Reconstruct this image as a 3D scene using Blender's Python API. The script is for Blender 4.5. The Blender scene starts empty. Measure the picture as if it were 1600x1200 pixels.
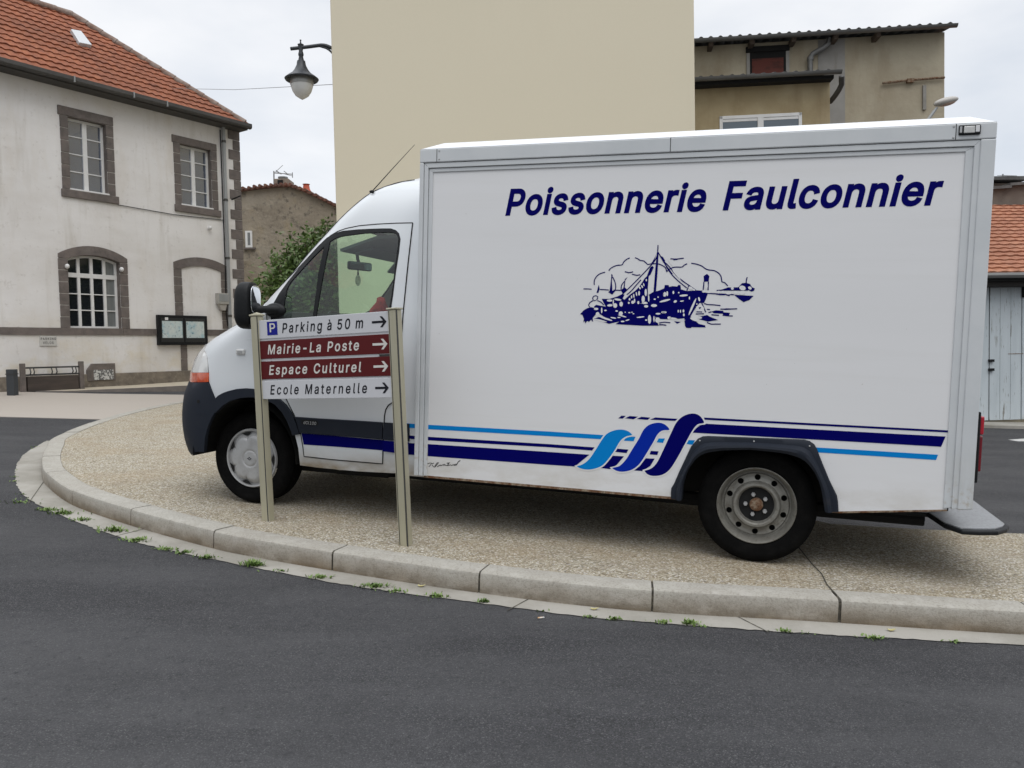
import bpy, bmesh, math, random
from mathutils import Vector as V, Matrix
from mathutils.geometry import delaunay_2d_cdt
random.seed(7)
R3 = math.radians
sc = bpy.context.scene
COL = sc.collection
# ---------------------------------------------------------------- camera
FOC = 1248.0
CAM = V((0, 0, 1.5))
RC = Matrix(((.9998001, -.0199960, 0.0), (-.00083294, -.0416471, .9991320), (-.0199786, -.9989323, -.0416555)))
cd = bpy.data.cameras.new('camera'); cam = bpy.data.objects.new('camera', cd); COL.objects.link(cam)
cd.sensor_width = 36.0; cd.sensor_fit = 'HORIZONTAL'; cd.lens = FOC / 1600 * 36; cd.clip_end = 600; cd.clip_start = .05
rx, ru, rb = RC @ V((1, 0, 0)), RC @ V((0, -1, 0)), RC @ V((0, 0, -1))
mw = Matrix((rx, ru, rb)).transposed().to_4x4(); mw.translation = CAM
cam.matrix_world = mw
sc.camera = cam
# ---------------------------------------------------------------- light
SUN_EL, SUN_AZ = R3(58), R3(160)      # azimuth clockwise from +Y : behind the camera, to its right
w = bpy.data.worlds.new('World'); sc.world = w; w.use_nodes = True
wn = w.node_tree; wn.nodes.clear()
def N(nt, t, **kw):
    n = nt.nodes.new(t)
    for k, v in kw.items():
        if k.startswith('i_'): n.inputs[k[2:].replace('_', ' ')].default_value = v
        else: setattr(n, k, v)
    return n
sky = N(wn, 'ShaderNodeTexSky'); sky.sky_type = 'NISHITA'; sky.sun_disc = False
sky.sun_elevation = SUN_EL; sky.sun_rotation = SUN_AZ
skm = N(wn, 'ShaderNodeMix', data_type='RGBA', blend_type='MULTIPLY'); skm.inputs[0].default_value = 1
skm.inputs[7].default_value = (.10, .10, .10, 1)
wn.links.new(sky.outputs[0], skm.inputs[6])
tc = N(wn, 'ShaderNodeTexCoord'); sep = N(wn, 'ShaderNodeSeparateXYZ')
wn.links.new(tc.outputs['Generated'], sep.inputs[0])
mp = N(wn, 'ShaderNodeMapping'); mp.inputs['Scale'].default_value = (1.6, 1.6, 4.2)
wn.links.new(tc.outputs['Generated'], mp.inputs[0])
nz = N(wn, 'ShaderNodeTexNoise'); nz.inputs['Scale'].default_value = 1.7; nz.inputs['Detail'].default_value = 5; nz.inputs['Roughness'].default_value = .5
wn.links.new(mp.outputs[0], nz.inputs['Vector'])
cr = N(wn, 'ShaderNodeValToRGB'); cr.color_ramp.elements[0].position = .33; cr.color_ramp.elements[1].position = .66
cr.color_ramp.elements[0].color = (.48, .51, .555, 1); cr.color_ramp.elements[1].color = (.69, .69, .695, 1)
wn.links.new(nz.outputs[0], cr.inputs[0])
mr = N(wn, 'ShaderNodeMapRange'); mr.inputs[1].default_value = .40; mr.inputs[2].default_value = 1; mr.inputs[3].default_value = 1.0; mr.inputs[4].default_value = 2.3
wn.links.new(sep.outputs['Z'], mr.inputs[0])
mul = N(wn, 'ShaderNodeVectorMath', operation='SCALE'); wn.links.new(cr.outputs[0], mul.inputs[0]); wn.links.new(mr.outputs[0], mul.inputs['Scale'])
mx = N(wn, 'ShaderNodeMix', data_type='RGBA'); mx.inputs[0].default_value = .9
wn.links.new(skm.outputs[2], mx.inputs[6]); wn.links.new(mul.outputs[0], mx.inputs[7])
# the sky low down behind the camera is darkened to deepen the shade under the van
m1 = N(wn, 'ShaderNodeMapRange'); m1.inputs[1].default_value = -.5; m1.inputs[2].default_value = .1; m1.inputs[3].default_value = 1; m1.inputs[4].default_value = 0; wn.links.new(sep.outputs['Y'], m1.inputs[0])
m2 = N(wn, 'ShaderNodeMapRange'); m2.inputs[1].default_value = .08; m2.inputs[2].default_value = .42; m2.inputs[3].default_value = .62; m2.inputs[4].default_value = 0; wn.links.new(sep.outputs['Z'], m2.inputs[0])
m3 = N(wn, 'ShaderNodeMath', operation='MULTIPLY'); wn.links.new(m1.outputs[0], m3.inputs[0]); wn.links.new(m2.outputs[0], m3.inputs[1])
mz = N(wn, 'ShaderNodeMix', data_type='RGBA'); wn.links.new(m3.outputs[0], mz.inputs[0]); wn.links.new(mx.outputs[2], mz.inputs[6]); mz.inputs[7].default_value = (.16, .16, .165, 1)
bg = N(wn, 'ShaderNodeBackground'); bg.inputs[1].default_value = 1.0
wo = N(wn, 'ShaderNodeOutputWorld'); wn.links.new(mz.outputs[2], bg.inputs[0]); wn.links.new(bg.outputs[0], wo.inputs[0])
sl = bpy.data.lights.new('sun', 'SUN'); sl.energy = .6; sl.angle = R3(40); sl.color = (1, .97, .93)
so = bpy.data.objects.new('sun', sl); COL.objects.link(so)
sd = V((math.sin(SUN_AZ) * math.cos(SUN_EL), math.cos(SUN_AZ) * math.cos(SUN_EL), math.sin(SUN_EL)))
so.rotation_euler = sd.to_track_quat('Z', 'Y').to_euler(); so.location = (-5, -10, 20)
sc.view_settings.view_transform = 'Standard'; sc.view_settings.look = 'None'
sc.view_settings.exposure = 0.60; sc.view_settings.gamma = 1.0
sc.cycles.max_bounces = 8; sc.cycles.transparent_max_bounces = 16

# ---------------------------------------------------------------- measuring helpers
def ray(px, py): return RC @ V(((px - 800) / FOC, (py - 600) / FOC, 1.0))
class Fr:
    """a local frame: x along, y away, z up; on()/onz() give the place of a measured point on a plane of the frame"""
    def __init__(s, o, ex, ez):
        ez = V(ez).normalized(); ex = V(ex); ex = (ex - ez * ex.dot(ez)).normalized(); ey = ez.cross(ex)
        s.M = Matrix((ex, ey, ez)).transposed().to_4x4(); s.M.translation = V(o); s.I = s.M.inverted()
    def ray(s, px, py): return s.I @ CAM, s.I.to_3x3() @ ray(px, py)
    def on(s, px, py, y=0.0):
        o, d = s.ray(px, py); return o + d * ((y - o.y) / d.y)
    def onz(s, px, py, z=0.0):
        o, d = s.ray(px, py); return o + d * ((z - o.z) / d.z)
    def onx(s, px, py, x=0.0):
        o, d = s.ray(px, py); return o + d * ((x - o.x) / d.x)
UPG = V((.04687765, -.02226614, .99865244))
GF = Fr(CAM - UPG * 1.37, (1, 0, 0), UPG)
WF = Fr((0, 0, 0), (1, 0, 0), (0, 0, 1))
def gh(x, y):     # world height of the ground plane at world x, y
    o = GF.M.translation; return o.z - (UPG.x * (x - o.x) + UPG.y * (y - o.y)) / UPG.z

# ---------------------------------------------------------------- materials
def mat(name, col, rough=.6, metal=0.0, layers=(), bump=(), coat=0.0, spec=.5, alpha=None, emis=None):
    """layers: (scale xyz, lo, hi, colour, amount[, (z0, z1)]) noise patches of another colour; bump: (scale, strength, distance)"""
    m = bpy.data.materials.new(name); m.use_nodes = True; nt = m.node_tree; b = nt.nodes['Principled BSDF']
    tc = N(nt, 'ShaderNodeTexCoord'); L = nt.links.new
    b.inputs['Roughness'].default_value = rough; b.inputs['Metallic'].default_value = metal
    b.inputs['Specular IOR Level'].default_value = spec
    if coat: b.inputs['Coat Weight'].default_value = coat; b.inputs['Coat Roughness'].default_value = .08
    cur = N(nt, 'ShaderNodeRGB').outputs[0]; cur.default_value = (*col, 1)
    for i, ly in enumerate(layers):
        scl, lo, hi, c, amt = ly[:5]
        mp = N(nt, 'ShaderNodeMapping'); L(tc.outputs['Object'], mp.inputs[0])
        mp.inputs['Scale'].default_value = scl if isinstance(scl, tuple) else (scl,) * 3
        mp.inputs['Location'].default_value = (i * 3.7, i * 1.3, i * 2.1)
        nz = N(nt, 'ShaderNodeTexNoise'); L(mp.outputs[0], nz.inputs['Vector']); nz.inputs['Scale'].default_value = 1
        nz.inputs['Detail'].default_value = 6; nz.inputs['Roughness'].default_value = .6
        r = N(nt, 'ShaderNodeMapRange'); L(nz.outputs[0], r.inputs[0])
        for k, v in zip((1, 2, 3, 4), (lo, hi, 0, amt)): r.inputs[k].default_value = v
        f = r.outputs[0]
        if len(ly) > 5:
            sp = N(nt, 'ShaderNodeSeparateXYZ'); L(tc.outputs['Object'], sp.inputs[0])
            r2 = N(nt, 'ShaderNodeMapRange'); L(sp.outputs['Z'], r2.inputs[0])
            for k, v in zip((1, 2, 3, 4), (ly[5][0], ly[5][1], 1, 0)): r2.inputs[k].default_value = v
            mu = N(nt, 'ShaderNodeMath', operation='MULTIPLY'); L(f, mu.inputs[0]); L(r2.outputs[0], mu.inputs[1]); f = mu.outputs[0]
        mi = N(nt, 'ShaderNodeMix', data_type='RGBA'); L(f, mi.inputs[0]); L(cur, mi.inputs[6]); mi.inputs[7].default_value = (*c, 1)
        cur = mi.outputs[2]
    L(cur, b.inputs['Base Color'])
    if bump:
        nz = N(nt, 'ShaderNodeTexNoise'); L(tc.outputs['Object'], nz.inputs['Vector']); nz.inputs['Scale'].default_value = bump[0]
        nz.inputs['Detail'].default_value = 5
        bp = N(nt, 'ShaderNodeBump'); L(nz.outputs[0], bp.inputs['Height']); bp.inputs['Strength'].default_value = bump[1]
        bp.inputs['Distance'].default_value = bump[2] if len(bump) > 2 else .01
        L(bp.outputs[0], b.inputs['Normal'])
    if emis: b.inputs['Emission Color'].default_value = (*emis[0], 1); b.inputs['Emission Strength'].default_value = emis[1]
    return m
def ground_mat(name, ramp, stone, edge, patches, bumpd, rough=.85, fleck=None):
    """aggregate surface: voronoi stones coloured by a ramp, darker joints, large patches"""
    m = bpy.data.materials.new(name); m.use_nodes = True; nt = m.node_tree; b = nt.nodes['Principled BSDF']; L = nt.links.new
    tc = N(nt, 'ShaderNodeTexCoord'); b.inputs['Roughness'].default_value = rough; b.inputs['Specular IOR Level'].default_value = .25
    nzd = N(nt, 'ShaderNodeTexNoise'); L(tc.outputs['Object'], nzd.inputs['Vector']); nzd.inputs['Scale'].default_value = stone * .6
    va = N(nt, 'ShaderNodeVectorMath', operation='SCALE'); L(nzd.outputs['Color'], va.inputs[0]); va.inputs['Scale'].default_value = .9 / stone
    ad = N(nt, 'ShaderNodeVectorMath', operation='ADD'); L(tc.outputs['Object'], ad.inputs[0]); L(va.outputs[0], ad.inputs[1])
    vo = N(nt, 'ShaderNodeTexVoronoi'); L(ad.outputs[0], vo.inputs['Vector']); vo.inputs['Scale'].default_value = stone
    sp = N(nt, 'ShaderNodeSeparateColor'); L(vo.outputs['Color'], sp.inputs[0])
    cr = N(nt, 'ShaderNodeValToRGB'); cr.color_ramp.interpolation = 'LINEAR'
    e = cr.color_ramp.elements
    while len(e) < len(ramp): e.new(.5)
    for k, (p, c) in enumerate(ramp): e[k].position = p; e[k].color = (*c, 1)
    L(sp.outputs[0], cr.inputs[0]); cur = cr.outputs[0]
    r = N(nt, 'ShaderNodeMapRange'); L(vo.outputs['Distance'], r.inputs[0])
    for k, v in zip((1, 2, 3, 4), (.42, .8, 0, edge[1])): r.inputs[k].default_value = v
    mi = N(nt, 'ShaderNodeMix', data_type='RGBA'); L(r.outputs[0], mi.inputs[0]); L(cur, mi.inputs[6]); mi.inputs[7].default_value = (*edge[0], 1); cur = mi.outputs[2]
    for i, (scl, lo, hi, c, amt) in enumerate(patches):
        mp = N(nt, 'ShaderNodeMapping'); L(tc.outputs['Object'], mp.inputs[0]); mp.inputs['Scale'].default_value = scl if isinstance(scl, tuple) else (scl,) * 3
        mp.inputs['Location'].default_value = (i * 2.7 + 4, i * 1.9, 0)
        nz = N(nt, 'ShaderNodeTexNoise'); L(mp.outputs[0], nz.inputs['Vector']); nz.inputs['Scale'].default_value = 1; nz.inputs['Detail'].default_value = 6; nz.inputs['Roughness'].default_value = .65
        r = N(nt, 'ShaderNodeMapRange'); L(nz.outputs[0], r.inputs[0])
        for k, v in zip((1, 2, 3, 4), (lo, hi, 0, amt)): r.inputs[k].default_value = v
        mi = N(nt, 'ShaderNodeMix', data_type='RGBA'); L(r.outputs[0], mi.inputs[0]); L(cur, mi.inputs[6]); mi.inputs[7].default_value = (*c, 1); cur = mi.outputs[2]
    L(cur, b.inputs['Base Color'])
    nz = N(nt, 'ShaderNodeTexNoise'); L(tc.outputs['Object'], nz.inputs['Vector']); nz.inputs['Scale'].default_value = stone * 1.3; nz.inputs['Detail'].default_value = 4
    mm = N(nt, 'ShaderNodeMath', operation='SUBTRACT'); L(nz.outputs[0], mm.inputs[0]); L(vo.outputs['Distance'], mm.inputs[1])
    bp = N(nt, 'ShaderNodeBump'); L(mm.outputs[0], bp.inputs['Height']); bp.inputs['Strength'].default_value = 1; bp.inputs['Distance'].default_value = bumpd
    L(bp.outputs[0], b.inputs['Normal'])
    return m
def glass_mat(name, tint, refl=.12, rough=.02):
    m = bpy.data.materials.new(name); m.use_nodes = True; nt = m.node_tree; nt.nodes.clear(); L = nt.links.new
    t = N(nt, 'ShaderNodeBsdfTransparent'); t.inputs[0].default_value = (*tint, 1)
    g = N(nt, 'ShaderNodeBsdfGlossy'); g.inputs['Roughness'].default_value = rough; g.inputs[0].default_value = (1, 1, 1, 1)
    lw = N(nt, 'ShaderNodeLayerWeight'); pw = N(nt, 'ShaderNodeMath', operation='POWER'); L(lw.outputs['Facing'], pw.inputs[0]); pw.inputs[1].default_value = 4.5
    ad = N(nt, 'ShaderNodeMath', operation='ADD'); L(pw.outputs[0], ad.inputs[0]); ad.inputs[1].default_value = refl; ad.use_clamp = True
    mi = N(nt, 'ShaderNodeMixShader'); L(ad.outputs[0], mi.inputs[0]); L(t.outputs[0], mi.inputs[1]); L(g.outputs[0], mi.inputs[2])
    o = N(nt, 'ShaderNodeOutputMaterial'); L(mi.outputs[0], o.inputs[0])
    return m

# ---------------------------------------------------------------- mesh helpers
class MB:
    def __init__(s): s.v = []; s.f = []
    def add(s, vs, fs, M=None):
        k = len(s.v)
        s.v += [tuple(M @ V(p)) if M else tuple(p) for p in vs]; s.f += [tuple(i + k for i in f) for f in fs]; return s
    def box(s, x0, x1, y0, y1, z0, z1, M=None):
        return s.add([(x, y, z) for z in (z0, z1) for y in (y0, y1) for x in (x0, x1)],
                     [(0, 2, 3, 1), (4, 5, 7, 6), (0, 1, 5, 4), (2, 6, 7, 3), (0, 4, 6, 2), (1, 3, 7, 5)], M)
    def prism(s, poly, y0, y1, M=None):          # polygon in x,z pushed along y
        n = len(poly)
        return s.add([(x, y0, z) for x, z in poly] + [(x, y1, z) for x, z in poly],
                     [tuple(range(n)), tuple(range(2 * n - 1, n - 1, -1))] + [(i, i + n, (i + 1) % n + n, (i + 1) % n) for i in range(n)], M)
    def prismz(s, poly, z0, z1, M=None):         # polygon in x,y pushed along z
        n = len(poly)
        return s.add([(x, y, z0) for x, y in poly] + [(x, y, z1) for x, y in poly],
                     [tuple(range(n - 1, -1, -1)), tuple(range(n, 2 * n))] + [(i, (i + 1) % n, (i + 1) % n + n, i + n) for i in range(n)], M)
    def tube(s, pts, r, n=8, cap=True, M=None):
        pts = [V(p) for p in pts]; rs = r if isinstance(r, (list, tuple)) else [r] * len(pts); vs = []; fs = []
        t0 = (pts[1] - pts[0]).normalized(); up = V((0, 0, 1)) if abs(t0.z) < .9 else V((1, 0, 0)); a = t0.cross(up).normalized()
        for i, p in enumerate(pts):
            t = (pts[min(i + 1, len(pts) - 1)] - pts[max(i - 1, 0)]).normalized()
            a = (a - t * a.dot(t)).normalized(); b = t.cross(a)
            vs += [p + (a * math.cos(2 * math.pi * k / n) + b * math.sin(2 * math.pi * k / n)) * rs[i] for k in range(n)]
        for i in range(len(pts) - 1):
            fs += [(i * n + k, i * n + (k + 1) % n, (i + 1) * n + (k + 1) % n, (i + 1) * n + k) for k in range(n)]
        if cap: fs += [tuple(range(n - 1, -1, -1)), tuple(range((len(pts) - 1) * n, len(pts) * n))]
        return s.add(vs, fs, M)
    def lathe(s, prof, n=32, M=None, a0=0, a1=2 * math.pi):     # prof: (radius, height) about z
        full = abs(a1 - a0 - 2 * math.pi) < 1e-6; m = n if full else n + 1; vs = []; fs = []
        for r, z in prof: vs += [(r * math.cos(a0 + (a1 - a0) * k / n), r * math.sin(a0 + (a1 - a0) * k / n), z) for k in range(m)]
        for i in range(len(prof) - 1):
            for k in range(n if full else m - 1):
                k2 = (k + 1) % m; fs.append((i * m + k, i * m + k2, (i + 1) * m + k2, (i + 1) * m + k))
        return s.add(vs, fs, M)
    def ball(s, c, r, n=12, M=None):
        rr = r if isinstance(r, (tuple, list)) else (r, r, r)
        T = Matrix.Translation(V(c)) @ Matrix.Diagonal((*rr, 1)); T = M @ T if M else T
        return s.lathe([(max(1e-4, math.sin(math.pi * i / n)), -math.cos(math.pi * i / n)) for i in range(n + 1)], n * 2, T)
    def build(s, name, m, parent=None, smooth=None, bevel=0, weld=False, solid=0, M=None, recalc=True, wn=False):
        me = bpy.data.meshes.new(name); me.from_pydata(s.v, [], s.f)
        if weld or recalc:
            bm = bmesh.new(); bm.from_mesh(me)
            if weld: bmesh.ops.remove_doubles(bm, verts=bm.verts, dist=.0008)
            if recalc: bmesh.ops.recalc_face_normals(bm, faces=bm.faces)
            bm.to_mesh(me); bm.free()
        if smooth is not None:
            me.polygons.foreach_set('use_smooth', [True] * len(me.polygons))
            if smooth < 180: me.set_sharp_from_angle(angle=R3(smooth))
            if solid:
                cnt = {}
                for p in me.polygons:
                    for k in p.edge_keys: cnt[k] = cnt.get(k, 0) + 1
                for e in me.edges:
                    if cnt.get(tuple(sorted(e.vertices)), 0) == 1: e.use_edge_sharp = True
        me.materials.append(m)
        o = bpy.data.objects.new(name, me); COL.objects.link(o)
        if parent: o.parent = parent
        if M: o.matrix_world = M
        if solid:
            md = o.modifiers.new('s', 'SOLIDIFY'); md.thickness = abs(solid); md.offset = -1 if solid > 0 else 1
        if bevel:
            md = o.modifiers.new('b', 'BEVEL'); md.width = bevel; md.segments = 2; md.limit_method = 'ANGLE'; md.angle_limit = R3(40)
            md.harden_normals = False
        if wn: md = o.modifiers.new('w', 'WEIGHTED_NORMAL'); md.mode = 'FACE_AREA_WITH_ANGLE'; md.keep_sharp = True; md.weight = 80
        return o
def tag(o, label=None, cat=None, group=None, kind=None):
    if label: o['label'] = label
    if cat: o['category'] = cat
    if group: o['group'] = group
    if kind: o['kind'] = kind
    return o
def thing(name, label, cat, M, group=None):
    o = bpy.data.objects.new(name, None); COL.objects.link(o); o.empty_display_size = .2; o.matrix_world = M
    return tag(o, label, cat, group)
def inside(p, poly):
    c = False; x, y = p[0], p[1]; n = len(poly); j = n - 1
    for i in range(n):
        xi, yi = poly[i][0], poly[i][1]; xj, yj = poly[j][0], poly[j][1]
        if (yi > y) != (yj > y) and x < (xj - xi) * (y - yi) / (yj - yi) + xi: c = not c
        j = i
    return c
def dense(poly, step, closed=True):
    out = []; n = len(poly)
    for i in range(n if closed else n - 1):
        a, b = V(poly[i]), V(poly[(i + 1) % n]); k = max(1, int((b - a).length / step))
        out += [a.lerp(b, j / k) for j in range(k)]
    if not closed: out.append(V(poly[-1]))
    return out
def cdt(outer, holes, step, fn, mb):
    """triangulated sheet of a polygon with holes, mapped to space by fn(a, b); inner points every step"""
    outer = [V((p[0], p[1])) for p in outer]; holes = [[V((p[0], p[1])) for p in h] for h in holes]
    pts = []; ed = []
    for lp in [outer] + holes:
        k = len(pts); pts += lp; ed += [(k + i, k + (i + 1) % len(lp)) for i in range(len(lp))]
    if step:
        sx, sy = step if isinstance(step, tuple) else (step, step); near = set((int(p.x / sx * 1.4), int(p.y / sy * 1.4)) for p in pts)
        xs = [p.x for p in outer]; ys = [p.y for p in outer]
        x = min(xs) + sx * .5
        while x < max(xs):
            y = min(ys) + sy * .5
            while y < max(ys):
                if inside((x, y), outer) and not any(inside((x, y), h) for h in holes) and (int(x / sx * 1.4), int(y / sy * 1.4)) not in near: pts.append(V((x, y)))
                y += sy
            x += sx
    r = delaunay_2d_cdt(pts, ed, [], 0, 1e-6)
    vs, fs = r[0], r[2]; ff = []
    for f in fs:
        c = sum((vs[i] for i in f), V((0, 0))) / len(f)
        if inside(c, outer) and not any(inside(c, h) for h in holes): ff.append(tuple(f))
    mb.add([fn(v.x, v.y) for v in vs], ff); return mb
def interp(x, t):
    if x <= t[0][0]: return t[0][1]
    for a, b in zip(t, t[1:]):
        if x <= b[0]: return a[1] + (b[1] - a[1]) * (x - a[0]) / (b[0] - a[0])
    return t[-1][1]
def smoothline(pts, step):
    """Catmull-Rom resampled open line"""
    pts = [V(p) for p in pts]; out = []; P = [pts[0] * 2 - pts[1]] + pts + [pts[-1] * 2 - pts[-2]]
    for i in range(1, len(P) - 2):
        p0, p1, p2, p3 = P[i - 1:i + 3]; k = max(1, int((p2 - p1).length / step))
        for j in range(k):
            t = j / k; out.append(.5 * ((2 * p1) + (p2 - p0) * t + (2 * p0 - 5 * p1 + 4 * p2 - p3) * t * t + (3 * p1 - p0 - 3 * p2 + p3) * t ** 3))
    out.append(pts[-1]); return out
def strokes(mb, lines, wd, fn, closed=False):
    """flat pen strokes of width wd along lines in a plane"""
    for ln in lines:
        p = [V(q) for q in ln]; vs = []; n = len(p)
        for i in range(n):
            t = (p[min(i + 1, n - 1)] - p[max(i - 1, 0)]); t = t.normalized() if t.length > 1e-9 else V((1, 0)); nn = V((-t.y, t.x)) * wd / 2
            vs += [p[i] + nn, p[i] - nn]
        mb.add([fn(v.x, v.y) for v in vs], [(2 * i, 2 * i + 1, 2 * i + 3, 2 * i + 2) for i in range(n - 1)])
    return mb
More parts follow.
